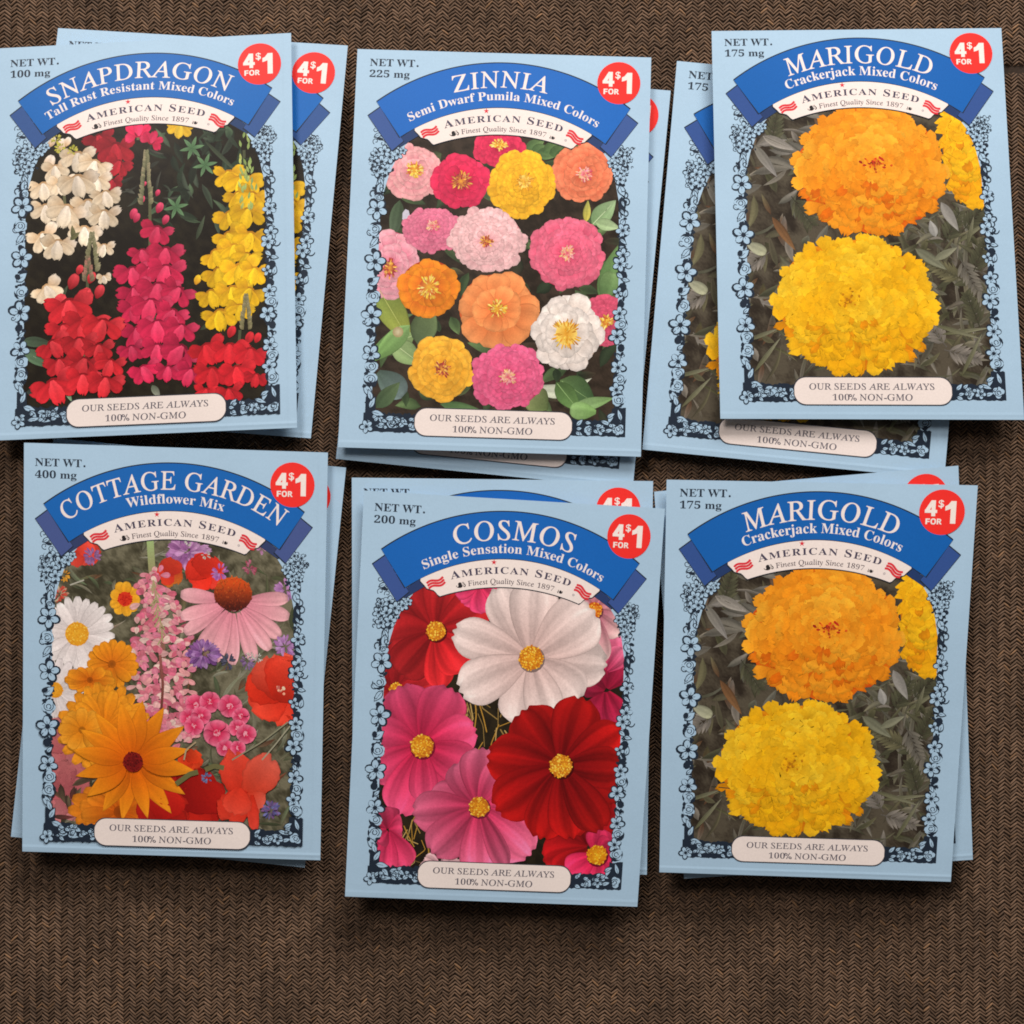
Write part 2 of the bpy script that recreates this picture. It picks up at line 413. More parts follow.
    for i in range(13): orn_curl(A, k, r.uniform(268, 284), r.uniform(94, 116), r.uniform(1, 2.5), r.uniform(0, 6), .8, .7)
    for i in range(10): orn_blob(A, k, r.uniform(262, 280), r.uniform(100, 132), r.uniform(.6, 1.4), .6)
    orn_leaf(A, k, 270, 134, 12, 1.1, 7); orn_curl(A, k, 276, 145, 5.5, 4, .6, .9)
    orn_blob(A, k, 273.5, 155, 9.5, .40, 1.5); orn_curl(A, k, 277.5, 151, 5, 3.6, 1.1, .9); orn_curl(A, k, 277, 163, 5, 2.4, 1.1, .9)
    orn_leaf(A, k, 272, 158, 7, 1.0, 2.6); orn_leaf(A, k, 273, 149, 7, 1.2, 2.4); orn_leaf(A, k, 276, 168, 8, 1.9, 5)
    orn_flower(A, k, 275, 180, 6.6, .5); orn_curl(A, k, 281, 178, 2.5, 1, .9, .8)
    orn_blob(A, k, 275, 192, 7, .5, 1.5); orn_leaf(A, k, 272, 188, 9, .7, 3.2); orn_leaf(A, k, 271, 196, 9, .3, 3)
    orn_flower(A, k, 276, 205, 6.4, 1); orn_flower(A, k, 273, 214, 7, .1); orn_curl(A, k, 281, 215, 4.5, 0, .8, .9)
    orn_blob(A, k, 277, 226, 5.5, .7, 1.5); orn_leaf(A, k, 270, 223, 8, .7, 4.4); orn_leaf(A, k, 275, 229, 8, .2, 4)
    orn_blob(A, k, 276, 238, 5.5, .8); orn_flower(A, k, 272, 243, 5, .3, 4); orn_leaf(A, k, 278, 248, 9, -1.3, 5)
    orn_blob(A, k, 275, 255, 4.4, .8)
    orn_flower(A, k, 274, 264, 6.6, .9); orn_rose(A, k, 276, 275, 7); orn_flower(A, k, 272, 287, 7.4, .3); orn_curl(A, k, 280, 285, 3, 1, .8, .8)
    orn_blob(A, k, 276.5, 298, 4, .9); orn_blob(A, k, 274, 305, 2.4, .6); orn_leaf(A, k, 272, 304, 8, 1.1, 4); orn_curl(A, k, 279, 306, 2.4, 2, .9, .8)
    orn_flower(A, k, 274, 318, 7, .1); orn_rose(A, k, 276, 329, 7); orn_flower(A, k, 273, 340, 6.6, .8); orn_rose(A, k, 275.5, 350, 7)
    orn_blob(A, k, 280, 361, 4, .6, 2); orn_leaf(A, k, 270, 362, 12, 1.9, 5); orn_leaf(A, k, 279, 371, 12, -1.9, 4)
    for (x, y, L, a, w) in [(234, 377, 9, -.8, 4), (242, 380, 9, .1, 5), (251, 376, 12, .2, 5), (258, 371, 12, .35, 4), (264, 368, 9, -.5, 4), (262, 382, 9, -.3, 4), (234, 383, 7, .4, 4)]:
        orn_leaf(A, k, x, y, L, a, w)
    orn_rose(A, k, 276, 379, 6.2); orn_rose(A, k, 247, 381, 5); orn_flower(A, k, 258, 380, 5, .2)
    for i in range(9): orn_leaf(A, k, r.uniform(232, 272), r.uniform(373, 383), r.uniform(4, 7), r.uniform(-.9, .9), 3.4)
    for i in range(6): orn_curl(A, k, r.uniform(232, 280), r.uniform(373, 384), r.uniform(1.2, 2.6), r.uniform(0, 6), .8, .6)

def banner(A, v):
    blue = hx(v['blue']); tail = hx(v['tail'])
    kb = A.part('title_banner', mat=M_FLAT)
    kt = [A.part('ribbon_tail', under=kb, mat=M_FLAT), A.part('ribbon_tail', under=kb, mat=M_FLAT)]
    def quadpatch(k, p, c, nx=12, ny=6, **kw):
        p = np.array(p, float); u = np.linspace(0, 1, nx)[None, :, None]; w_ = np.linspace(0, 1, ny)[:, None, None]
        G = (p[0] * (1 - u) + p[1] * u) * (1 - w_) + (p[3] * (1 - u) + p[2] * u) * w_
        cc = np.zeros(G.shape[:2] + (3,)); cc[:] = c; A.patch(k, G, cc, 1, False)
    for k, sgn in ((kt[0], -1), (kt[1], 1)):
        m = lambda x: x if sgn < 0 else 300 - x
        pts = [(m(13.2), 70.1), (m(24.5), 62), (m(63), 87), (m(38.7), 105.2)]
        inner = [(m(45), 93), (m(60), 84.5), (m(63.5), 90.5), (m(53), 93.5)]
        tri = [(m(13.2), 70.1), (m(25), 61), (m(50), 95), (m(38.7), 105.2)]
        # back of the ribbon folding behind
        def grow(q, e):
            q = np.array(q, float); c = q.mean(0); dd = q - c; return c + dd * (1 + e / np.linalg.norm(dd, axis=1))[:, None]
        quadpatch(k, grow([(m(40), 97), (m(62), 81), (m(66), 88.5), (m(47), 101)], .9), BLACK)
        quadpatch(k, [(m(40), 97), (m(62), 81), (m(66), 88.5), (m(47), 101)], tail * .72)
        quadpatch(k, grow(tri, 1.2), BLACK); quadpatch(k, tri, tail)
    def band(k, top, bot, n, c, rows=9, ex=1):
        top = np.array(top); bot = np.array(bot); t = np.linspace(0, 1, rows)[:, None, None]
        G = top[None] * (1 - t) + bot[None] * t; cc = np.zeros(G.shape[:2] + (3,)); cc[:] = c; A.patch(k, G, cc, ex, False)
    n = 60
    top = arc_pts(150, 224.1, 212.6, 20.5, 279.5, n); bot = arc_pts(150, 236.5, 179.0, 45.5, 255.5, n)
    band(kb, top + [0, -1.0], bot + [0, 1.0], n, BLACK)
    tx = top.copy(); bx = bot.copy(); tx[:, 0] = 150 + (tx[:, 0] - 150) * .9945; bx[:, 0] = 150 + (bx[:, 0] - 150) * .993
    band(kb, tx + [0, .1], bx + [0, -.1], n, blue, 11, 7)
    kl = A.part('brand_label', mat=M_FLAT)
    def label(e, c):
        # outer outline of the cream label, left to right, with the scooped lower corners
        xs = np.concatenate([np.linspace(61 - e, 81 - e, 10), np.linspace(81 - e, 220 + e, 46)[1:-1], np.linspace(220 + e, 240.5 + e, 10)])
        up = arc_pts(150, 236.5, 179.0, 61 - e, 240.5 + e, len(xs)); up = np.stack([xs, 236.5 - np.sqrt(179.0 ** 2 - (xs - 150) ** 2) + .6], 1)
        lo_y = 85.4 + 200 - np.sqrt(200.0 ** 2 - (xs - 150.5) ** 2) + e
        sl = 84 + (xs - (61 - e)) * .95 + e
        sl = np.where(xs > 67.5, 90.8 + (xs - 67.5) * .22 + e, sl); sl = np.where(xs > 75, 92.4 + (xs - 75) * 1.1 + e, sl)
        xm = 301.5 - xs
        sr = 84 + (xm - (61 - e)) * .95 + e
        sr = np.where(xm > 67.5, 90.8 + (xm - 67.5) * .22 + e, sr); sr = np.where(xm > 75, 92.4 + (xm - 75) * 1.1 + e, sr)
        lo = np.where(xs < 80.5, sl, np.where(xs > 221, sr, lo_y))
        lo = np.maximum(lo, up[:, 1] + .2)
        band(kl, up, np.stack([xs, lo], 1), len(xs), c, 6, 6)
    label(.8, BLACK); label(0, CREAM)
    # wording on the banner
    k = A.part('title_text', under=kb, mat=M_FLAT)
    R = v.get('tr', 192.0)
    A.text(k, v['title'], 'roman', v['tsize'], hx('F0E2DC'), path=(150, v['tbase'] + R, R), width=v['twidth'], center=v['tc'], sx=v.get('tsx', 1.0))
    k = A.part('subtitle_text', under=kb, mat=M_FLAT)
    A.text(k, v['sub'], 'bold', v.get('ssize', 8.4), hx('EDE4E2'), path=(150, v['sbase'] + 190.0, 190.0), width=v['swidth'], center=v['scn'])
    # wording on the label
    k = A.part('brand_text', under=kl, mat=M_FLAT)
    ink = hx('4B4559'); base = 72.2; R = 205.0
    A.text(k, 'AMERICAN SEED', 'bold', [7.6] + [6.6] * 8 + [7.6] + [6.6] * 3, ink, path=(150, base + R, R), width=121, center=0.3, sx=1.08)
    k = A.part('motto_text', under=kl, mat=M_FLAT)
    A.text(k, 'Finest Quality Since 1897', 'roman', 5.0, hx('5E5258'), path=(150, 82.2 + R, R), width=86, center=0.5)
    A.text(k, '\u2619', 'plain', 5.2, hx('2A2628'), path=(150, 82.6 + R, R), center=-13.6, sx=1)
    A.text(k, '\u2767', 'plain', 5.2, hx('2A2628'), path=(150, 82.6 + R, R), center=14.2, sx=1)
    k = A.part('star', under=kl, mat=M_FLAT)
    a = np.arange(10) * math.pi / 5 - math.pi / 2; rr = np.where(np.arange(10) % 2 == 0, 3.0, 1.15)
    A.poly(k, np.stack([133.0 + np.cos(a) * rr, 61.6 + np.sin(a) * rr], 1), hx('D9283A'), win=False, extra=8)
    for sgn in (-1, 1):
        k = A.part('flag_emblem', under=kl, mat=M_FLAT)
        for j in range(3):
            t = np.linspace(0, 1, 12); L = 17.5
            lx = t * L - L / 2; ly = np.sin(t * 6.0 + .3) * -1.5 + (j - 1) * 2.75
            th = math.radians(-27 if sgn < 0 else 27); cx, cy = (76.5, 85.0) if sgn < 0 else (223.5, 86.2)
            A.stroke(k, np.stack([cx + lx * math.cos(th) - ly * math.sin(th), cy + lx * math.sin(th) + ly * math.cos(th)], 1), 2.2, hx('DC3540'))
    A.dot(k, 214.5, 89.5, 1.3, hx('9A9094'), c_mid=CREAM, win=False)

def plaque(A):
    k = A.part('slogan_plaque', mat=M_FLAT)
    def shape(e, c):
        xs = np.concatenate([73.8 - e + (1 - np.cos(np.linspace(0, math.pi / 2, 10))) * 13, np.linspace(87.5, 216, 40), 229.8 + e - (1 - np.cos(np.linspace(math.pi / 2, 0, 10))) * 13])
        d = np.where(xs < 86.8 - e, (86.8 - e - xs) / 13, np.where(xs > 216.8 + e, (xs - 216.8 - e) / 13, 0)); d = np.clip(d, 0, 1)
        hh = (13.4 + e) * np.sqrt(1 - .93 * d ** 2.4)
        t = np.linspace(-1, 1, 7)[:, None]
        G = np.stack([np.broadcast_to(xs, (7, len(xs))), 377.6 + t * hh[None]], -1)
        cc = np.zeros(G.shape[:2] + (3,)); cc[:] = c; A.patch(k, G, cc, 7, False)
    shape(.9, hx('3A3C46')); shape(0, CREAM)
    k2 = A.part('slogan_text', under=k, mat=M_FLAT)
    for body, y, w, sz in (('OUR SEEDS ARE ALWAYS', 376.2, 125, 6.1), ('100% NON-GMO', 387.0, 81, 6.3)):
        x = 151.6 - w / 2
        A.text(k2, body, 'roman', sz, hx('5E5964'), xy=(x, y), width=w)
def badge(A):
    k = A.part('price_badge', mat=M_FLAT); c = hx('F2322C'); cx, cy, R = 266.8, 28.6, 21.9
    th = np.linspace(0, 2 * math.pi, 41); rr = np.linspace(0.01, 1, 7)[:, None] * R
    G = np.stack([cx + np.cos(th) * rr, cy + np.sin(th) * rr], -1); cc = np.zeros(G.shape[:2] + (3,)); cc[:] = c
    A.patch(k, G, cc, 2, False)
    k2 = A.part('price_text', under=k, mat=M_FLAT); w = hx('F3E6DE')
    def fit(ch, x0, x1, y0, y1):
        co, fs, _ = glyph(ch, 'sans'); mn = co.min(0); mx = co.max(0); q = (co - mn) / (mx - mn)
        V = np.stack([cx + x0 + q[:, 0] * (x1 - x0), cy + y1 - q[:, 1] * (y1 - y0)], 1)
        lv = A._level(V, 0) + 20; A._mark(V, lv); by = {}
        for ff in fs: by.setdefault(len(ff), []).append(ff)
        A.add(k2, V, [np.array(l) for l in by.values()], lin(w), lv)
    for pts in ([(-10.6, -11.4), (-6.4, -11.4), (-13.4, .6), (-16.6, .6), (-16.6, -1.6)], [(-16.6, -2.2), (-4.7, -2.2), (-4.7, .8), (-16.6, .8)], [(-10.2, -11.4), (-6.4, -11.4), (-6.4, 4.0), (-10.2, 4.0)]):
        A.poly(k2, [(cx + a, cy + b) for a, b in pts], w, win=False, extra=20)
    fit('$', -3.8, 1.6, -12, -3.6)
    fit('F', -15.4, -11.2, 6.2, 11.8); fit('O', -10.6, -5.2, 6.0, 12.0); fit('R', -4.5, .4, 6.2, 11.8)
    # the tall 1 with its slanted flag
    A.patch(k2, np.array([[(cx + 8.2, cy - 11), (cx + 13.4, cy - 11)], [(cx + 8.2, cy), (cx + 13.4, cy)], [(cx + 8.2, cy + 10.8), (cx + 13.4, cy + 10.8)]]), np.broadcast_to(w, (3, 2, 3)), 18, False)
    A.patch(k2, np.array([[(cx + 8.5, cy - 11), (cx + 8.5, cy - 3.6)], [(cx + 5.6, cy - 7.2), (cx + 5.6, cy - 2.4)], [(cx + 3, cy - 5.9), (cx + 3, cy - 1.6)]]), np.broadcast_to(w, (3, 2, 3)), 18, False)
def weight(A, num):
    k = A.part('weight_text', mat=M_FLAT); c = hx('27313F')
    A.text(k, 'NET WT', 'bold', 7.5, c, xy=(12.0, 18.0), width=46.5); A.dot(k, 61.0, 17.0, 1.1, c, n=8, win=False); A.text(k, num + ' mg', 'bold', 7.2, c, xy=(12.0, 29.6), width=41.5)
    return k

# ------------------------------------------------------------------ plants, as printed
def ang(a): return math.cos(math.radians(a)), -math.sin(math.radians(a))
def background(A, cols, seed=0):
    k = A.part('flower_picture')
    xs = np.linspace(28, 274, 150); ys = np.linspace(60, 376, 190); X, Y = np.meshgrid(xs, ys)
    r = A.rng; cc = np.zeros(X.shape + (3,)); c = [hx(q) for q in cols]
    f = np.zeros(X.shape)
    for i in range(8):
        a = r.uniform(0, 6.3); fr = r.uniform(.03, .12); f += np.sin((X * math.cos(a) + Y * math.sin(a)) * fr + r.uniform(0, 6))
    for i in range(10):
        a = r.uniform(0, 6.3); fr = r.uniform(.2, .7); f += .8 * np.sin((X * math.cos(a) + Y * math.sin(a)) * fr + 1.5 * np.sin(X * .07 + i) + r.uniform(0, 6))
    f = np.clip(.5 + f / 7 + r.uniform(-.22, .22, X.shape), 0, 1)
    cc[:] = mix(c[0], c[1], f)
    A.patch(k, np.stack([X, Y], -1), cc, 1, True); return k
def leaves(A, k, n, box, L, w, cols, a0=0, spread=180, tip='point', vein=.1):
    r = A.rng
    for i in range(n):
        x, y = A.P(r.uniform(box[0], box[2]), r.uniform(box[1], box[3])); a = r.uniform(a0 - spread, a0 + spread); l = r.uniform(*L)
        dx, dy = ang(a); c = hx(cols[r.randint(len(cols))]); c2 = hx(cols[r.randint(len(cols))])
        A.petal(k, (x, y), (x + dx * l, y + dy * l), r.uniform(*w), c * .8, c2, tip=tip, vein=vein, nv=1, n=7, curve=r.uniform(-.25, .25), side=r.uniform(-.15, .15))
def leaf(A, k, x0, y0, x1, y1, w, c0, c1, curve=0.0, rib=None, side=.12, tip='point'):
    b = A.P(x0, y0); t = A.P(x1, y1)
    A.petal(k, b, t, w, hx(c0), hx(c1), tip=tip, vein=.07, nv=2, n=12, curve=curve, side=side)
    if rib:
        A.stroke(k, [b + (t - b) * q for q in (.05, .4, .8)], [.9, .7, .3], hx(rib), win=True)
def stems(A, k, pts, w, c, c2=None):
    P = np.array([A.P(*p) for p in pts])
    t = np.linspace(0, 1, len(P)); tt = np.linspace(0, 1, max(8, 4 * len(P)))
    Q = np.stack([np.interp(tt, t, P[:, 0]), np.interp(tt, t, P[:, 1])], 1)
    A.stroke(k, Q, w, hx(c), win=True, c2=hx(c2) if c2 else None)

def zinnia(A, x, y, rx, ry, cin, cout, cdark, rings=5, n0=20, eye='yellow', rot=0.0, tilt=(0, 0), eyer=.2, name='zinnia_bloom', pic=None, pw=1.0, plen=.52, shrink=.72):
    k = A.part(name, under=pic); r = A.rng
    cx, cy = A.P(x, y); ci, co, cd = hx(cin), hx(cout), hx(cdark)
    th = np.linspace(0, 2 * math.pi, 31); q = np.linspace(0.01, .9, 6)[:, None]
    A.patch(k, np.stack([cx + np.cos(th) * rx * q, cy + np.sin(th) * ry * q], -1), np.broadcast_to(cd, (6, 31, 3)))
    for j in range(rings):
        f = 1 - shrink * j / rings; n = max(7, int(n0 * 1.12 * (1 - .45 * j / rings))); off = r.uniform(0, 1)
        ox, oy = cx + tilt[0] * rx * (1 - f), cy + tilt[1] * ry * (1 - f)
        order = list(range(n)); r.shuffle(order)
        for i in order:
            a = (i + off + r.uniform(-.16, .16)) * 2 * math.pi / n + rot; ff = f * r.uniform(.88, 1.06)
            fb = max(.03, ff - plen)
            w = 2 * math.pi * (rx + ry) / 2 * ff / n * r.uniform(1.15, 1.5) * pw
            b = (ox + math.cos(a) * rx * fb, oy + math.sin(a) * ry * fb); t = (ox + math.cos(a) * rx * ff, oy + math.sin(a) * ry * ff)
            sh = .5 + .5 * math.sin(a); c1 = mix(co, ci, .25 * j / rings + r.uniform(0, .25))
            A.petal(k, b, t, w, mix(cd, ci, .25), c1 * (1.05 - .10 * sh), tip='round', belly=.72, vein=.05, n=8, bright=.07, outline=.87, side=r.uniform(-.05, .05), curve=r.uniform(-.06, .06))
    # eye
    ke = A.part('flower_eye', under=pic) if False else k
    ex, ey = cx + tilt[0] * rx * .75, cy + tilt[1] * ry * .75; er = eyer * (rx + ry) / 2
    pal = {'yellow': ['F4D04E', 'E9B03A', 'C4532F', 'F7E08A'], 'red': ['B43A3A', 'E8A23A', '8E2A3C', 'F0C060'], 'gold': ['F0BE3C', 'E09A2C', 'F8D870', 'C9802C'],
           'pink': ['F2A0A8', 'D9506C', 'F4CFA0', 'E9B070']}[eye]
    A.dot(k, ex, ey, er * .9, hx(pal[2]), c_mid=hx(pal[1]), n=12, sq=ry / rx)
    for i in range(int(24 + er * 3)):
        a = r.uniform(0, 6.3); q = math.sqrt(r.uniform(0, 1)) * er * 1.15
        A.petal(k, (ex + math.cos(a) * q * .7, ey + math.sin(a) * q * .7 * ry / rx), (ex + math.cos(a) * (q + 2.2), ey + math.sin(a) * (q + 2.2) * ry / rx), 1.6, hx(pal[r.randint(4)]), hx(pal[r.choice([0, 0, 1, 3])]), n=4, tip='round', bright=.1)
    return k
def marigold(A, x, y, rx, ry, eye, pal, name, pic, fine=1.0, heart=None, clip=None):
    """ruffled pompon; pal = deep gap, shade, body, light"""
    k = A.part(name, under=pic); r = A.rng; cx, cy = A.P(x, y); ex, ey = A.P(*eye); P_ = [hx(c) for c in pal]
    th = np.linspace(0, 2 * math.pi, 73); q = np.linspace(0.01, .93, 14)[:, None]; ruff = 1 + .03 * np.sin(th * 17) + r.uniform(-.015, .015, 73); ruff[-1] = ruff[0]
    A.patch(k, np.stack([cx + np.cos(th) * rx * q * ruff, cy + np.sin(th) * ry * q * ruff], -1), mix(P_[1], P_[0], r.uniform(0, 1, (14, 73))))
    items = []
    for j in range(12):
        f = (1 - j / 12.4) ** .9; n = max(5, int(30 * f * fine + 4)); off = r.uniform(0, 1)
        for i in range(n): items.append((f * r.uniform(.88, 1.05) if j else r.uniform(.93, 1.04), (i + off + r.uniform(-.35, .35)) * 2 * math.pi / n, n))
    items.sort(key=lambda q: -q[0] + r.uniform(-.04, .04))
    p1, p2 = r.uniform(0, 6, 2)
    for ff, a, n in items:
        down = math.sin(a); L = (.22 + .10 * max(0, down)) * r.uniform(.8, 1.3); fb = max(.0, ff - L); aj = a + r.uniform(-.14, .14)
        ox, oy = cx + (ex - cx) * (1 - ff), cy + (ey - cy) * (1 - ff)
        b = (ox + math.cos(aj) * rx * fb, oy + math.sin(aj) * ry * fb); t = (ox + math.cos(a) * rx * ff, oy + math.sin(a) * ry * ff)
        w = 2 * math.pi * (rx + ry) / 2 * max(ff, .14) / n * r.uniform(1.0, 1.6) + 2
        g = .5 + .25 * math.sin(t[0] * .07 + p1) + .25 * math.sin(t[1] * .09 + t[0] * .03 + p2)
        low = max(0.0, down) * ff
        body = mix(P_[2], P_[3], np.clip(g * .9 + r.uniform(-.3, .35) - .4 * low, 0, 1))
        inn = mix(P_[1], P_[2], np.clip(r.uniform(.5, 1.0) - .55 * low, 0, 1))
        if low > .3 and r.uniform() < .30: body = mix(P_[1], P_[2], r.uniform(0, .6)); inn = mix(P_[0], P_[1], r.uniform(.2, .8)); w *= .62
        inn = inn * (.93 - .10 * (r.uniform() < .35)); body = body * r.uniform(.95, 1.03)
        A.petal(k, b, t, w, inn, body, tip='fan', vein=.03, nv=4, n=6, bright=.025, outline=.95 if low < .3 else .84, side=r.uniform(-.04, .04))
    if heart:
        hc = [hx(c) for c in heart]
        for i in range(34):
            a = r.uniform(0, 6.3); q = abs(r.normal(0, .55)) * 9; px, py = ex + math.cos(a) * q * 1.3, ey + math.sin(a) * q
            A.petal(k, (px, py), (px + r.uniform(-4, 4), py + r.uniform(-4, 4)), r.uniform(1.2, 2.8), hc[r.randint(len(hc))], hc[r.randint(len(hc))], n=4, bright=.1)
    return k
def daisy(A, x, y, rx, ry, n, w, cin, cout, name, pic, disc=None, tip='round', rot=0.0, rings=1, eye=(0, 0), vein=.06, nv=2, belly=.6, jit=.05, edge=None, inner=.12, arcs=None, outline=.8, dr=.2, dsq=1.0):
    k = A.part(name, under=pic); r = A.rng; cx, cy = A.P(x, y); ci, co = hx(cin), hx(cout)
    ex, ey = cx + eye[0], cy + eye[1]
    for j in range(rings):
        for i in r.permutation(n):
            a = math.radians(rot) + (i + .5 * j + r.uniform(-jit, jit) * 2) * 2 * math.pi / n
            if arcs and not any(lo <= math.degrees(a) % 360 <= hi for lo, hi in arcs): continue
            ff = (1 - .18 * j) * r.uniform(1 - jit, 1 + jit)
            b = (ex + math.cos(a) * rx * inner, ey + math.sin(a) * ry * inner); t = (cx + math.cos(a) * rx * ff, cy + math.sin(a) * ry * ff)
            A.petal(k, b, t, w * r.uniform(.92, 1.08), ci, co, tip=tip, vein=vein, nv=nv, belly=belly, n=12, bright=.05, side=r.uniform(-.08, .08), edge=edge, outline=outline)
    if not disc and inner > .01: A.dot(k, ex, ey, .16 * (rx + ry) / 2, ci * .82, c_mid=ci * .7, n=12)
    if disc:
        d = [hx(c) for c in disc]; R = dr * (rx + ry) / 2
        A.dot(k, ex, ey, R, d[1], c_mid=d[0], n=16, sq=dsq)
        for i in range(int(14 + R * R * .7)):
            a = r.uniform(0, 6.3); q = math.sqrt(r.uniform(0, 1)) * R
            A.dot(k, ex + math.cos(a) * q, ey + math.sin(a) * q * dsq, r.uniform(.6, 1.15), d[r.randint(len(d))], n=5)
    return k

# ------------------------------------------------------------------ one print per variety
def art_marigold(A):
    pic = background(A, ['2E261E', '564E40'])
    lv = ['7A7468', '68665A', '55543F', '8A8278', '5E5A44', '46452F', '6F6A4E']
    leaves(A, pic, 130, (690, 570, 770, 850), (12, 42), (3, 10), lv + ['6B4A34', '5A5242', '7E766A'])
    leaves(A, pic, 190, (850, 660, 945, 850), (12, 40), (2.5, 8), lv + ['5A5242', '7E7860'])
    # divided leaves: leaflets set along a rib
    for i in range(16):
        r = A.rng; x, y = (r.uniform(860, 925), r.uniform(700, 840)) if i < 10 else (r.uniform(700, 745), r.uniform(600, 840))
        a = r.uniform(0, 360); dx, dy = ang(a); p0 = A.P(x, y); c = hx(lv[r.randint(len(lv))])
        for t in np.linspace(.15, 1, 7):
            for sg in (-1, 1):
                ex, ey = ang(a + sg * 42); q = (p0[0] + dx * 34 * t, p0[1] + dy * 34 * t); l = 17 * (1.1 - .6 * t)
                A.petal(pic, q, (q[0] + ex * l, q[1] + ey * l), 4.2, c * .75, c * r.uniform(.9, 1.15), tip='point', vein=.05, nv=1, n=6)
        A.stroke(pic, [p0, (p0[0] + dx * 36, p0[1] + dy * 36)], 1.0, c * .7, win=True)
    leaves(A, pic, 14, (700, 560, 760, 640), (28, 44), (7, 11), ['8E8880', '7C766A', '6E6A60'], a0=-20, spread=40)
    leaf(A, pic, 715, 596, 748, 612, 12, '8B857B', '9C958C', rib='6A655A'); leaf(A, pic, 705, 604, 728, 640, 11, '6F6B60', '8A8580')
    leaf(A, pic, 693, 706, 712, 716, 12, '9A9A84', 'B0B090', tip='round'); leaf(A, pic, 720, 680, 742, 715, 10, '6A4A30', '84603E')
    leaf(A, pic, 893, 670, 908, 700, 12, '8A857E', '96928A'); leaf(A, pic, 884, 705, 880, 688, 10, '8C8A84', 'A09C96')
    leaf(A, pic, 862, 716, 892, 738, 12, '6C6C58', '7C7C66'); leaf(A, pic, 880, 728, 905, 716, 9, '74745E', '8A8872')
    for q in ((905, 712, 940, 690), (915, 715, 925, 685), (880, 800, 930, 795), (872, 790, 920, 806), (895, 840, 920, 800), (690, 800, 720, 790), (694, 830, 722, 798)):
        leaf(A, pic, *q, 5, '55543C', '7E7C66')
    marigold(A, 926, 608, 26, 70, (918, 590), ['C06810', 'EC920E', 'FBB414', 'FFD028'], 'marigold_bloom', pic, .55)
    marigold(A, 824, 635, 79, 70, (829, 627), ['C4400E', 'E8720C', 'F9951A', 'FFB834'], 'marigold_bloom', pic, 1.2, ['A82418', 'C8301C', 'E8701C', '8A1C18'])
    marigold(A, 797, 769, 83, 72, (791, 765), ['D0700C', 'F09A0C', 'FBB812', 'FFD030'], 'marigold_bloom', pic, 1.45, ['D0900C', 'B86A10', 'E8A010'])
    return pic
def art_zinnia(A):
    pic = background(A, ['2A221A', '40342A'])
    gr = ['4E6A3E', '6C8A52', '39502F', '5B7344', '8CA672']
    leaves(A, pic, 110, (374, 150, 612, 410), (14, 34), (7, 14), ['33402C', '4A5E3C', '4A3C30', '384430', '5C7048', '6A8252'])
    leaf(A, pic, 375, 283, 412, 345, 32, '6F8040', 'A0A548', rib='B8BE6A'); leaf(A, pic, 415, 335, 372, 350, 26, '8AA068', '5C8048', rib='A8BC86')
    leaf(A, pic, 392, 342, 422, 365, 26, '9CB47A', '86A068', rib='C0D09A'); leaf(A, pic, 410, 325, 372, 362, 22, '7C9C60', '6C9050')
    leaf(A, pic, 418, 345, 432, 303, 30, '5A6A4A', '6C7C50'); A.dot(pic, *A.P(398, 332), 5.5, hx('A89468'), c_mid=hx('D0C4A0'), n=10)
    leaf(A, pic, 378, 372, 404, 395, 26, '4A5A50', '6A7A78', tip='round'); leaf(A, pic, 376, 408, 400, 382, 18, '3E5038', '5C6E4C')
    leaf(A, pic, 592, 225, 616, 200, 22, '7C9C68', '9CB488', rib='C4D4A8'); leaf(A, pic, 586, 222, 588, 200, 9, 'C8B850', 'A8A858'); leaf(A, pic, 595, 222, 620, 228, 14, '90A878', 'A8BC90')
    leaf(A, pic, 600, 300, 618, 245, 20, '5C7C48', '6E9058'); leaf(A, pic, 604, 300, 612, 272, 20, '587848', '84A468', tip='round')
    leaf(A, pic, 575, 290, 600, 320, 14, '4C5C40', '66784C'); leaf(A, pic, 530, 388, 592, 378, 16, 'C8CDB4', 'DDE0C8', curve=.25)
    leaf(A, pic, 528, 392, 548, 410, 30, '8A9060', '5C6C40'); leaf(A, pic, 560, 380, 596, 404, 32, '587044', '3F5A38', rib='84A068')
    leaf(A, pic, 556, 382, 580, 412, 22, '4A6238', '6F9454', rib='90B070'); leaf(A, pic, 572, 408, 614, 398, 14, '90B078', '78985C'); leaf(A, pic, 596, 412, 570, 410, 18, '80A860', '98BC78', tip='round')
    leaf(A, pic, 440, 404, 485, 412, 12, '4C6840', '6A8858'); leaf(A, pic, 400, 200, 392, 240, 16, '44543C', '5A6A54'); A.dot(pic, *A.P(406, 216), 4, hx('C8C4D0'), sq=1.8)
    for i in range(8): leaf(A, pic, 525 + i * 6, 150 + i, 545 + i * 6, 140 + (i % 3) * 8, 14, '466038', '6A8250')
    z = lambda *a, **k: zinnia(A, *a, pic=pic, **k)
    z(606, 322, 26, 27, 'D94C68', 'E2607C', 'A03048', rings=5, n0=18)
    z(392, 264, 29, 36, 'EE9CA8', 'F2B4BC', 'CC5070', rings=4, n0=14, eye='red', tilt=(-.1, .15))
    z(432, 230, 31, 24, 'E06C8C', 'EC88A0', 'B03C60', rings=6, n0=22, eye='pink', tilt=(0, -.25))
    z(499, 149, 27, 19, 'DC2850', 'E43C60', '9C1838', rings=4, n0=14, eye='yellow', eyer=.3, tilt=(0, -.3))
    z(583, 173, 33, 31, 'F07850', 'F49068', 'C04830', rings=4, n0=16, eye='pink', tilt=(.05, .05))
    z(414, 172, 31, 29, 'F0A0A4', 'F4B8B4', 'D06478', rings=4, n0=16, eye='yellow', eyer=.26, tilt=(0, -.1))
    z(461, 181, 30, 28, 'E02850', 'EA3A62', 'B01438', rings=3, n0=14, plen=.7, shrink=.6, eye='red', eyer=.32)
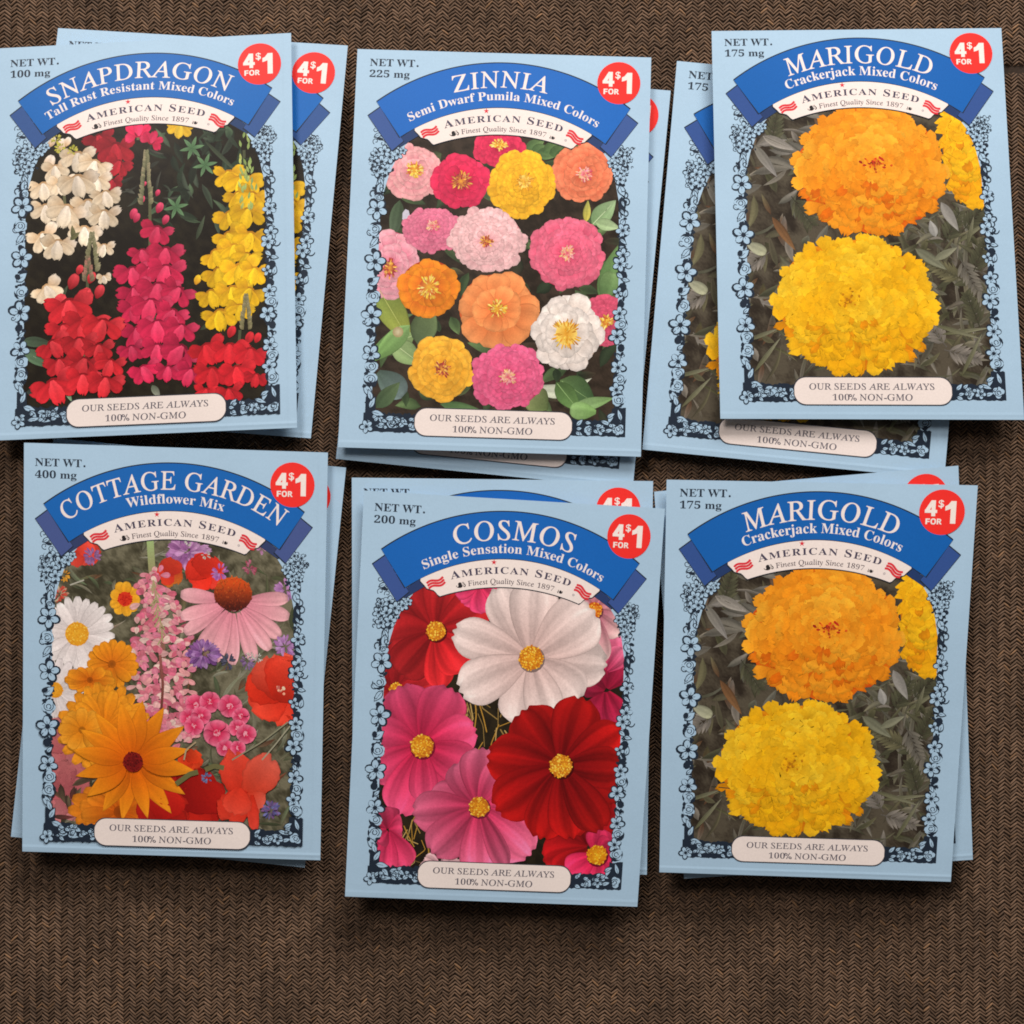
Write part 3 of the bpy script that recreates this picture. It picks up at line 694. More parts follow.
    z(522, 184, 34, 36, 'F6B020', 'FCC030', 'D88C18', rings=6, n0=20, eye='gold', tilt=(.1, -.1))
    z(429, 287, 32, 30, 'F08420', 'F49628', 'B8441C', rings=2, n0=14, plen=.75, shrink=.6, eye='yellow', eyer=.36, rot=.4, pw=.95)
    z(487, 240, 39, 35, 'F0B4B4', 'F4C8C6', 'D88C94', rings=7, n0=24, eye='red', eyer=.14, tilt=(-.02, .05))
    z(567, 253, 38, 39, 'EC5474', 'F07C94', 'C43858', rings=6, n0=21, eye='pink', eyer=.17)
    z(497, 309, 42, 39, 'F4904C', 'F8A264', 'D06030', rings=2, n0=12, eye='yellow', eyer=.2, rot=.2, plen=.8, shrink=.8, pw=.95)
    z(442, 369, 33, 34, 'F8B030', 'FCBE44', 'D88418', rings=4, n0=15, eye='red', eyer=.2)
    z(508, 377, 38, 34, 'E84C78', 'F0749A', 'B83058', rings=6, n0=22, eye='pink', eyer=.2)
    z(567, 333, 36, 40, 'ECE0D4', 'F0E4DC', 'C8B0A0', rings=3, n0=15, plen=.75, shrink=.6, eye='gold', eyer=.32, tilt=(-.02, .02))
    return pic
def art_cosmos(A):
    pic = background(A, ['1E1810', '2E2618'])
    for i in range(46):
        r = A.rng; x, y = (r.uniform(458, 505), r.uniform(675, 745)) if i < 24 else (r.uniform(400, 432), r.uniform(808, 850)) if i < 40 else (r.uniform(600, 618), r.uniform(720, 820))
        stems(A, pic, [(x, y), (x + r.uniform(-8, 8), y + r.uniform(8, 20)), (x + r.uniform(-12, 12), y + r.uniform(20, 34))], r.uniform(.6, 1.3), ['9A7C44', 'C0A060', '6E5830', 'B88A38'][r.randint(4)])
    yel = ['E89A20', 'F4B830', 'C8701C', 'F8D050']
    def bloom(cx, cy, tips, cin, cout, dr=None, vein=.12, lines=5, pal=None, name='cosmos_bloom', dark=.84):
        k = A.part(name, under=pic); r = A.rng; c = A.P(cx, cy)
        for tx, ty, w, *o in tips:
            t = A.P(tx, ty); b = c + (t - c) * .06; q = o[0] if o else 0
            A.petal(k, b, t, w, hx(cin) * (1 + q * .5), hx(cout) * (1 + q), tip='notch', belly=.74, vein=vein, nv=2, n=16, bright=.02, side=r.uniform(-.07, .07), lines=lines, outline=dark)
        if dr:
            d_ = [hx(q) for q in (pal or yel)]; A.dot(k, c[0] + .8, c[1] + 1.2, dr * 1.12, hx(cin) * .6, n=16); A.dot(k, c[0], c[1], dr, d_[2], c_mid=d_[0], n=16)
            for i in range(int(dr * dr * 1.1)):
                a = r.uniform(0, 6.3); q = math.sqrt(r.uniform(0, 1)) * dr * 1.04; A.dot(k, c[0] + math.cos(a) * q, c[1] + math.sin(a) * q, r.uniform(.7, 1.2), d_[r.randint(len(d_))], n=5)
        return k
    bloom(385, 700, [(380, 640, 44), (430, 705, 40, .1), (375, 740, 46), (400, 735, 40), (412, 668, 40, .15)], '86161A', 'A01E22')
    bloom(396, 690, [(372, 665, 30, -.1), (402, 664, 26, -.1), (430, 680, 30, .15), (425, 705, 30, .2), (380, 715, 26)], '94181E', 'AC2226', dr=7)
    bloom(436, 631, [(412, 580, 46, -.15), (448, 575, 44), (486, 600, 42, .1), (475, 640, 40), (392, 640, 52, -.05), (400, 672, 44, -.15), (440, 686, 30, .25), (464, 668, 42, .35)], '9E181C', 'BE262A', dr=9.5)
    bloom(480, 585, [(462, 602, 24), (486, 612, 30), (455, 590, 22, -.1), (505, 598, 22)], 'D83058', 'EA4878')
    bloom(606, 690, [(600, 640, 34, -.15), (622, 660, 34, -.1), (600, 725, 44), (622, 725, 30, .05), (590, 680, 34, -.25)], 'A01838', 'BC2A50')
    bloom(606, 672, [(612, 634, 34, .05), (624, 650, 24)], 'C03058', 'F07A9C')
    bloom(594, 610, [(600, 580, 26), (620, 600, 26), (622, 632, 28), (600, 662, 26), (585, 640, 22), (575, 600, 22)], 'B85C70', 'ECC8C2', dr=8, pal=['F0A030', 'E07820', 'C85010', 'F4B840'])
    bloom(531, 658, [(500, 588, 46, -.05), (535, 582, 50, -.03), (604, 664, 50, -.09), (592, 612, 60, .0), (456, 632, 42, -.04), (575, 702, 56), (520, 722, 50), (462, 690, 48, .01), (548, 716, 40, .02)], 'DAB6AE', 'F4DFD8', dr=12, vein=.07, lines=6, dark=.86)
    bloom(422, 746, [(400, 688, 50, -.15), (376, 735, 42, -.1), (378, 778, 42, -.05), (450, 690, 50, -.1), (474, 730, 42, .12), (399, 812, 46, .12), (450, 806, 50, .06), (470, 768, 44, -.05), (424, 800, 30, -.06)], 'CC2048', 'EE5580', dr=11.5, vein=.09)
    bloom(388, 830, [(384, 808, 30, -.25), (402, 830, 32), (404, 868, 34, .05), (382, 872, 30, .05), (376, 840, 24, -.1)], 'C0244C', 'EA4C76')
    bloom(440, 866, [(425, 858, 16), (455, 856, 18), (465, 866, 14), (420, 868, 14)], 'C8909C', 'E8BCBC')
    bloom(479, 807, [(505, 780, 40, -.1), (430, 800, 44, -.15), (462, 762, 44, -.18), (483, 750, 46, -.12), (508, 766, 40), (415, 814, 44, -.12), (528, 806, 28, .2), (434, 852, 44, -.1), (480, 872, 42, .14), (528, 854, 48, .12), (505, 866, 22, -.2)], 'CC3058', 'F07296', dr=10, vein=.12, lines=6)
    bloom(590, 848, [(560, 808, 56), (600, 800, 60), (618, 830, 50, .1), (545, 860, 46, .25), (560, 878, 40, .3), (612, 870, 40, .1)], '7C0E12', 'A01418')
    bloom(597, 855, [(600, 830, 28), (612, 842, 26, -.1), (614, 868, 26, .1), (592, 876, 26, .1), (568, 872, 30, .3)], 'B81A40', 'D8345E', dr=10, pal=['F0B020', 'E89018', 'D07810', 'F4C838'])
    bloom(561, 766, [(524, 712, 54, -.05), (582, 700, 50), (619, 730, 40, .15), (614, 800, 46, -.1), (620, 768, 44, -.1), (490, 756, 52, .05), (498, 808, 52, .1), (540, 836, 44, .1), (572, 836, 44, .15), (600, 828, 40, -.08)], '7C0C10', 'AE1614', dr=11.5, vein=.13)
    return pic
def poppy(A, x, y, rx, ry, cols, pic, name='poppy_bloom', heart=None, rot=0, n=5):
    k = A.part(name, under=pic); cx, cy = A.P(x, y); r = A.rng; c = [hx(q) for q in cols]
    for i in range(n):
        a = math.radians(rot) + i * 2 * math.pi / n + r.uniform(-.2, .2)
        A.petal(k, (cx - math.cos(a) * rx * .3, cy - math.sin(a) * ry * .3), (cx + math.cos(a) * rx, cy + math.sin(a) * ry), (rx + ry) * .85, c[0], c[1 + r.randint(len(c) - 1)], tip='ruffle', belly=.55, vein=.05, nv=4, n=14, side=r.uniform(-.12, .12), outline=.9)
    if heart:
        for i in range(14): A.dot(k, cx + r.uniform(-4, 4), cy + r.uniform(-4, 4), r.uniform(.8, 1.6), hx(heart[r.randint(len(heart))]))
    return k
def tuft(A, x, y, R, cols, pic, name, n=46, sq=1.0):
    """small thready or clustered bloom"""
    k = A.part(name, under=pic); cx, cy = A.P(x, y); r = A.rng
    for i in range(n):
        a = r.uniform(0, 6.3); q = math.sqrt(r.uniform(0, 1)) * R * .75; l = R * .38
        A.petal(k, (cx + math.cos(a) * q * .6, cy + math.sin(a) * q * .6 * sq), (cx + math.cos(a) * (q * .9 + l), cy + math.sin(a) * (q * .9 + l) * sq), R * r.uniform(.16, .3), hx(cols[r.randint(len(cols))]) * .85, hx(cols[r.randint(len(cols))]), n=5, tip='ruffle', bright=.1)
    return k
def art_cottage(A):
    pic = background(A, ['3E3A2A', '76705A'])
    leaves(A, pic, 260, (60, 545, 296, 845), (10, 34), (2.5, 7), ['6E6A54', '5F6446', '8C8672', '55563E', '7C7860', '4A5038', '9A9684', '6A7A58', '7A4A34'])
    leaves(A, pic, 30, (205, 660, 296, 760), (14, 40), (2, 5), ['7E8066', '9C9A84', '565C44'], a0=50, spread=40)
    r = A.rng
    orange = ['E88418', 'F09A28', 'D86C10']
    poppy(A, 82, 552, 18, 12, ['D03828', 'E85040', 'E04434'], pic); tuft(A, 92, 556, 9, ['8A5C94', 'A878A8'], pic, 'cornflower')
    tuft(A, 60, 594, 9, ['D8382C', 'E85A48', 'C8B090'], pic, 'wild_bloom'); tuft(A, 64, 575, 7, ['E89A30', 'F0B040'], pic, 'wild_bloom', 24)
    tuft(A, 188, 552, 22, ['B070A8', 'C88CC0', '9A5C98', 'D0A0C8'], pic, 'verbena_cluster', 80, .8)
    poppy(A, 170, 572, 12, 14, ['C02C20', 'E07828', 'D84028'], pic); poppy(A, 205, 572, 20, 16, ['D02818', 'E84030', 'DC3424'], pic)
    tuft(A, 220, 572, 9, ['A860A8', 'C080C0'], pic, 'cornflower', 30); tuft(A, 250, 568, 8, ['A04858', 'C07088'], pic, 'wild_bloom', 24); tuft(A, 286, 590, 12, ['B078B4', 'C890C4'], pic, 'cornflower', 40)
    tuft(A, 262, 548, 7, ['B868A0', 'C890B8'], pic, 'wild_bloom', 20)
    daisy(A, 125, 599, 15, 17, 9, 11, 'E89018', 'F6B430', 'coreopsis_bloom', pic, disc=['C82818', 'E03C20', 'B82018'], dr=.45, tip='notch')
    # lupin spike
    k = A.part('lupin_spike', under=pic)
    stems(A, k, [(150, 540), (152, 570), (160, 620), (166, 720)], [8] * 32 if False else 7, 'A0B878', '8A4848')
    for i in range(420):
        t = (i / 330.0) ** .8; yy = 572 + t * 142; hw = 7 + 22 * min(1, t * 2.2) - 6 * max(0, t - .8) * 5 * .4
        xx = 153 + t * 12 + r.uniform(-hw, hw); c = ['E07C8C', 'EE98A4', 'E4708C', 'EDB4B0', 'E8A0A0', 'F0CCC0', 'D4687C', 'E888A0'][r.randint(8)]
        x, y = A.P(xx, yy); a = r.uniform(-40, 220)
        dx, dy = ang(a); A.petal(k, (x, y), (x + dx * 10, y + dy * 9 + 2), r.uniform(4.5, 7), hx(c) * .88, hx(c), n=6, tip='round', bright=.08)
    for i in range(20):
        t = i / 20.0; stems(A, k, [(153 + t * 10, 580 + t * 60), (153 + t * 10 + r.uniform(-6, 6), 588 + t * 60)], 1.3, 'A8A070')
    stems(A, k, [(160, 655), (163, 685), (161, 715)], 2.6, '9C5C54', '6A3830')
    # coneflower
    k = daisy(A, 234, 612, 54, 52, 17, 15, 'E08898', 'F0B4B8', 'coneflower_bloom', pic, eye=(0, -9), rot=5, tip='round', belly=.7, vein=.07, inner=.2, arcs=[(0, 200), (340, 360)], jit=.04)
    ex, ey = A.P(233, 594)
    G = []; th = np.linspace(0, 2 * math.pi, 25); q = np.linspace(.01, 1, 8)[:, None]
    X = ex + np.cos(th) * 19 * q; Y = ey + np.sin(th) * 16.5 * q; A.patch(k, np.stack([X, Y], -1), mix(hx('D8501C'), hx('4A1C14'), np.clip((Y - ey) / 24 + .45, 0, 1)))
    for i in range(150):
        a = r.uniform(0, 6.3); qq = math.sqrt(r.uniform(0, 1)); px, py = ex + math.cos(a) * 19.5 * qq, ey + math.sin(a) * 17 * qq; u = np.clip((py - ey) / 24 + .45 + r.uniform(-.2, .2), 0, 1)
        A.petal(k, (px, py + 1.4), (px, py - 1.6), 1.5, mix(hx('A03018'), hx('3A1410'), float(u)), mix(hx('F07828'), hx('78281C'), float(u)), n=4)
    tuft(A, 203, 654, 18, ['9860A0', 'A878B4', '7C4C8C', 'BC90C4'], pic, 'cornflower', 60, .8); tuft(A, 285, 647, 12, ['B478B8', 'C898CC'], pic, 'cornflower', 44)
    tuft(A, 248, 662, 8, ['7A5C88', '9878A4'], pic, 'cornflower', 24); tuft(A, 228, 662, 9, ['4C4C60', '5C5C70'], pic, 'wild_bloom', 24)
    poppy(A, 280, 690, 30, 34, ['B82414', 'F06048', 'E84832', 'D8341E'], pic, n=7, heart=['F4B090', 'C86860', 'E8D0B0'])
    for (x, y, R) in [(196, 705, 11), (210, 702, 11), (230, 706, 12), (241, 716, 9), (189, 718, 10), (201, 716, 10), (194, 726, 10), (217, 733, 14), (238, 728, 9), (246, 734, 10), (225, 748, 9), (238, 748, 8)]:
        daisy(A, x, y, R, R * .92, 6, R * 1.1, 'C81C48', 'F0809C', 'sweet_william_floret', pic, disc=['D82850', 'F0A0B0'], dr=.25, tip='notch', vein=.05, rot=r.uniform(0, 60))
    # white daisies
    daisy(A, 77, 634, 38, 37, 24, 10.5, 'DCCECA', 'F2E8E4', 'white_daisy', pic, disc=['F0B030', 'E49A24', 'F4C44C'], dr=.315, vein=.03, outline=.84, jit=.06, rings=1)
    daisy(A, 55, 690, 30, 33, 18, 10, 'D8CCC8', 'E8DCDA', 'white_daisy', pic, disc=['F0A830', 'E09420'], dr=.25, vein=.03, outline=.84)
    poppy(A, 58, 745, 22, 26, ['B85C60', 'E0A098', 'CC7C7C'], pic, name='faded_poppy'); poppy(A, 64, 790, 24, 30, ['A85058', 'D88888', 'C87070'], pic, name='faded_poppy')
    leaves(A, pic, 12, (52, 780, 78, 840), (12, 26), (4, 8), ['4A3A30', '6A5A44', '7C3A38'])
    # orange blooms
    daisy(A, 112, 664, 26, 24, 16, 11, 'D87014', 'EE9820', 'orange_daisy', pic, tip='round', rot=0); daisy(A, 90, 680, 26, 13, 12, 11, 'D0640E', 'EE9A24', 'orange_daisy', pic)
    daisy(A, 104, 728, 46, 46, 22, 13, 'E07810', 'F09A24', 'orange_daisy', pic, rings=2); daisy(A, 82, 730, 24, 22, 12, 12, 'E08014', 'F2A430', 'orange_daisy', pic)
    daisy(A, 120, 812, 50, 32, 16, 16, 'C8580C', 'E08420', 'orange_daisy', pic, rings=2)
    poppy(A, 190, 800, 30, 36, ['8E100E', 'D42C1A', 'E03A24', 'B81C14'], pic, n=7, rot=20); poppy(A, 163, 812, 24, 24, ['A01410', 'C82418'], pic)
    poppy(A, 190, 760, 12, 10, ['C83014', 'D84420'], pic)
    daisy(A, 133, 762, 61, 61, 16, 20, 'D85E08', 'F2981E', 'orange_daisy', pic, disc=['6A1414', '8A1C18', '581010'], dr=.165, tip='point', belly=.62, vein=.04, outline=.78, rot=8, jit=.05)
    k = A.part('poppy_bloom', under=pic)
    for (b, t, w, c0, c1) in [((242, 800), (232, 752), 34, 'D02C18', 'E84C38'), ((246, 798), (272, 758), 36, 'D83820', 'EC6854'), ((244, 790), (226, 820), 34, 'CC2414', 'E4402C'), ((246, 795), (262, 808), 26, 'D83820', 'EC6854'), ((252, 795), (254, 830), 12, 'D02C18', 'E84838'), ((240, 788), (235, 815), 30, 'D83420', 'E44C38')]:
        A.petal(k, A.P(*b), A.P(*t), w, hx(c0), hx(c1), tip='ruffle', belly=.6, vein=.04, n=14, outline=.85)
    tuft(A, 271, 810, 10, ['5C5C98', '7878B0', '8C5C90'], pic, 'cornflower', 44); tuft(A, 207, 778, 6, ['5C6C9C', '7C88B4'], pic, 'cornflower', 24)
    stems(A, pic, [(176, 784), (190, 774), (198, 772)], 5, '6C6A40'); stems(A, pic, [(205, 770), (214, 766), (224, 768)], 5, '6E6A44')
    stems(A, pic, [(232, 760), (262, 742), (288, 722)], 1.4, '8E8A70'); stems(A, pic, [(262, 760), (275, 745), (290, 726)], 1.4, 'A09C84'); stems(A, pic, [(196, 742), (186, 750), (184, 760)], 1.6, 'B09A78')
    for q in ((70, 585, 84, 580),): stems(A, pic, [q[:2], q[2:]], 1.5, 'B0AC9C')
    for (x, y) in ((206, 555), (188, 542), (258, 658), (250, 656)): tuft(A, x, y, 5, ['D8D4C8', 'C4B8B0'], pic, 'wild_bloom', 14)
    return pic
def floret(A, k, x, y, s_, rot, c_dark, c, c_light):
    """one snapdragon: two upper lobes, a puffed throat and three lower lobes"""
    cx, cy = A.P(x, y); g = A.rng.uniform(.86, 1.05); s_ = s_ * A.rng.uniform(.84, 1.08); cd, cm, cl = hx(c_dark) * g, hx(c) * g, hx(c_light) * (g * .5 + .5)
    rot = rot + A.rng.uniform(-14, 14)
    def at(a, d): q = math.radians(rot + a); return (cx + math.cos(q) * d * s_, cy - math.sin(q) * d * s_)
    A.dot(k, cx, cy, s_ * .42, cd, n=10)
    u = A.rng.uniform
    A.petal(k, at(200, .1), at(158 + u(-14, 14), 1.05), s_ * u(.55, .8), cd, cm, tip='ruffle', belly=.68, vein=.04, n=9, outline=.86)
    A.petal(k, at(-20, .1), at(22 + u(-14, 14), 1.05), s_ * u(.55, .8), cd, mix(cm, cl, .6), tip='ruffle', belly=.68, vein=.04, n=9, outline=.86)
    A.petal(k, at(90, .25), at(212 + u(-10, 10), .95), s_ * .6, mix(cd, cm, .5), cm, tip='round', belly=.72, n=9, outline=.86)
    A.petal(k, at(90, .25), at(-32 + u(-10, 10), .95), s_ * .6, mix(cd, cm, .5), cm, tip='round', belly=.72, n=9, outline=.86)
    A.dot(k, cx, cy + s_ * .08, s_ * .26, cd * .8, c_mid=cd * .62, n=9)
    A.petal(k, at(95, .30), at(268 + u(-12, 12), .8), s_ * .68, mix(cm, cl, .7), cm, tip='ruffle', belly=.6, n=10, outline=.88, side=u(-.12, .12))
def spike(A, name, pic, flo, buds, cols, stem):
    k = A.part(name, under=pic); r = A.rng
    stems(A, k, stem, 3.0, '4C5038', '6A6848')
    for (x, y, s_) in buds:
        px, py = A.P(x, y); A.petal(k, (px - s_ * .5, py + s_ * .9), (px + s_ * .3, py - s_), s_ * 1.4, hx(cols[0]), hx(cols[2]), tip='round', belly=.5, n=8)
    for (x, y, s_, rt) in flo: floret(A, k, x, y, s_, rt, *cols)
    return k
def bracts(A, k, x, y0, y1, w, cols):
    n = int((y1 - y0) / 2.2); r = A.rng
    for i in range(n):
        t = i / n; yy = y0 + (y1 - y0) * t; 
        for sg in (-1, 1):
            px, py = A.P(x + sg * w * t * .4, yy); A.petal(k, (px, py + 2), (px + sg * w * (.3 + .6 * t) * r.uniform(.6, 1.1), py - 3), 4.5, hx(cols[0]), hx(cols[1 + r.randint(len(cols) - 1)]), tip='point', n=5)
def art_snapdragon(A):
    pic = background(A, ['1C160E', '2A2418']); r = A.rng
    leaves(A, pic, 46, (165, 130, 245, 235), (14, 34), (4, 9), ['2E3A2A', '3C4836', '4A5444', '384A38', '5A6E50', '2A3024'])
    leaves(A, pic, 20, (110, 140, 165, 200), (10, 24), (2, 5), ['3A3A30', '4E4E44', '2E3A28'])
    for (x, y) in ((192, 148), (176, 207), (205, 165)):
        for a in range(0, 360, 60): dx, dy = ang(a + 10); b = A.P(x, y); A.petal(pic, b, (b[0] + dx * 13, b[1] + dy * 13), 4.5, hx('4C6C48'), hx('6C8C64'), tip='point', n=6)
    leaf(A, pic, 22, 350, 55, 368, 15, '5C7458', '4A6448', rib='7C9074'); leaf(A, pic, 22, 341, 52, 343, 12, '4A5C48', '3A4434'); leaf(A, pic, 26, 392, 66, 394, 18, '333A34', '3E4640')
    leaf(A, pic, 66, 390, 72, 402, 5, '6C8468', '84A07C'); leaf(A, pic, 152, 385, 160, 398, 8, '5A6450', 'A8A898')
    for q in ((150, 330, 158, 300), (200, 330, 215, 320), (196, 240, 205, 215), (60, 300, 68, 285), (204, 140, 240, 175)): leaf(A, pic, *q, 5, '333A2A', '4A5440')
    R1 = ['78121C', 'A8202C', 'C42C3C']
    spike(A, 'snapdragon_spike', pic, [(100, 140, 18, 10), (116, 150, 20, -10), (118, 165, 14, -30), (112, 183, 12, 0)], [], R1, [(110, 130), (112, 190)])
    spike(A, 'snapdragon_spike', pic, [(138, 132, 16, 180), (152, 140, 14, 170)], [], ['B01838', 'E42858', 'F04870'], [(138, 128), (138, 140)])
    spike(A, 'snapdragon_spike', pic, [(180, 128, 14, 0)], [], ['C88C18', 'F0C030', 'F4D048'], [(180, 128), (182, 136)])
    # cream spike
    k = spike(A, 'snapdragon_spike', pic, [(44, 188, 19, 5), (56, 170, 17, 0), (78, 158, 19, -10), (94, 166, 17, -30), (62, 184, 18, 20), (96, 182, 16, -20), (78, 182, 22, 10), (46, 210, 20, 0), (88, 206, 21, 15), (106, 196, 15, 0), (66, 212, 22, -8), (44, 238, 18, 10), (58, 246, 17, -10), (104, 216, 16, -12), (84, 232, 17, 0), (104, 248, 13, 0), (48, 290, 17, 20), (104, 278, 9, 0)],
              [(52, 142, 6), (62, 145, 6.5), (50, 163, 8), (68, 142, 5)], ['C49C70', 'EEDABC', 'F8EADC'], [(60, 140), (66, 220)])
    for (x, y) in ((60, 148), (56, 139), (72, 150)): tuft(A, x, y, 6, ['A8A838', 'C8C050', 'D8C860'], pic, 'flower_bud', 20)
    for q in ((74, 240, 72, 225), (70, 240, 80, 232)): leaf(A, k, *q, 6, '5A5A38', '7A7450')
    bracts(A, k, 92, 234, 272, 8, ['6A6848', '8C8864', 'A09878'])
    # magenta spike (right of centre)
    def tower(cxs, y0, y1, w0, w1, dy, size, pal, stem, buds, skip=0.0):
        y = y0; flo = []; row = 0
        while y < y1:
            t = (y - y0) / (y1 - y0); w = w0 + (w1 - w0) * min(1, t * 1.6); x = np.interp(y, [p[1] for p in cxs], [p[0] for p in cxs])
            n = 2 if w < 22 else 3 if w < 42 else 4
            for q in range(n):
                if r.uniform() < skip: continue
                u = (q + .5) / n * 2 - 1; flo.append((x + u * w + r.uniform(-3, 3) + (3 if row % 2 else -3), y + abs(u) * 6 + r.uniform(-3, 3), size * r.uniform(.85, 1.15), -u * 28))
            y += dy; row += 1
        return spike(A, 'snapdragon_spike', pic, flo, buds, pal, stem)
    k = tower([(150, 226), (152, 270), (158, 330), (164, 372)], 228, 372, 15, 34, 20, 18.5, ['8E1434', 'DE2A54', 'F45A7C'], [(148, 155), (150, 200), (150, 350)],
              [(134, 214, 5.5), (160, 208, 5.5), (142, 200, 4.5), (158, 193, 3.5), (145, 184, 2.5), (137, 218, 5), (166, 220, 5)], .1)
    bracts(A, k, 146, 152, 205, 7, ['5A5C40', '8A8464', 'A89878'])
    # red spike (left of centre)
    k = tower([(84, 296), (80, 340), (84, 392)], 306, 396, 20, 38, 19, 20, ['8A141C', 'E22C36', 'F65058'], [(88, 268), (86, 330), (84, 380)],
              [(74, 282, 8), (92, 278, 6), (60, 304, 10), (82, 304, 11), (80, 270, 5), (86, 296, 8), (100, 292, 7)], .12)
    bracts(A, k, 88, 258, 282, 6, ['6A5C48', '8C7C60', 'C08070'])
    # yellow spike
    k = tower([(240, 172), (242, 200), (236, 250), (234, 300)], 176, 318, 12, 25, 19, 18, ['C4841C', 'F8C41C', 'FCD030'], [(244, 150), (246, 300)], [(198, 280, 5)], .08)
    for i in range(40):
        px, py = A.P(r.uniform(240, 256), r.uniform(138, 215)); A.petal(k, (px, py), (px + r.uniform(-3, 3), py - 8), 3, hx('8CA060'), hx(['A8B868', 'C8C868', '88A058'][r.randint(3)]), tip='point', n=5)
    bracts(A, k, 246, 296, 330, 6, ['6A6444', '8C8660', 'A09470'])
    # low red cluster, right
    spike(A, 'snapdragon_spike', pic, [(208, 350, 19, 20), (230, 350, 19, 0), (250, 354, 17, -15), (212, 374, 18, 10), (238, 372, 19, 0), (256, 378, 13, -10), (206, 393, 15, 0), (230, 393, 16, 5)],
          [(250, 338, 6), (232, 332, 6), (258, 338, 5)], ['9C1820', 'DC2430', 'EE3840'], [(240, 330), (236, 395)])
    return pic

VAR = dict(
    snapdragon=dict(art=art_snapdragon, title='SNAPDRAGON', tsize=17.0, tbase=36.8, twidth=188, tc=-1.2, sub='Tall Rust Resistant Mixed Colors', sbase=49.5, swidth=196, scn=-1.6, ssize=8.6, num='100', blue='1766B4', tail='35568F'),
    zinnia=dict(art=art_zinnia, title='ZINNIA', tsize=16.8, tbase=36.8, twidth=97, tc=-.6, sub='Semi Dwarf Pumila Mixed Colors', sbase=49.8, swidth=200, scn=.2, ssize=8.8, num='225', blue='2068BC', tail='3E5A96'),
    marigold=dict(art=art_marigold, title='MARIGOLD', tsize=18.6, tbase=38.0, twidth=150, tc=.9, sub='Crackerjack Mixed Colors', sbase=51.0, swidth=158, scn=.8, ssize=9.6, num='175', blue='1560AE', tail='345290'),
    cottage=dict(art=art_cottage, title='COTTAGE GARDEN', tsize=17.6, tbase=37.0, twidth=226, tc=.2, tr=182.0, sub='Wildflower Mix', sbase=50.4, swidth=96, scn=.4, ssize=9.2, num='400', blue='1764B2', tail='48588E'),
    cosmos=dict(art=art_cosmos, title='COSMOS', tsize=18.6, tbase=39.0, twidth=121, tc=1.2, sub='Single Sensation Mixed Colors', sbase=51.8, swidth=186, scn=.9, ssize=9.0, num='200', blue='1864B6', tail='3C5694'))
OFF = dict(snapdragon=(.8, 2.5), zinnia=(1.2, -1.0), marigold=(0.5, -1.8), cottage=(-1.0, 4.0), cosmos=(-.8, .4))
_art = {}
def get_art(v):
    if v in _art: return _art[v]
    A = Art(v, 11 + len(_art)); A.off = np.array(OFF[v], float)
    VAR[v]['art'](A); ornament(A, None); banner(A, VAR[v]); plaque(A); badge(A); weight(A, VAR[v]['num'])
    _art[v] = A; return A

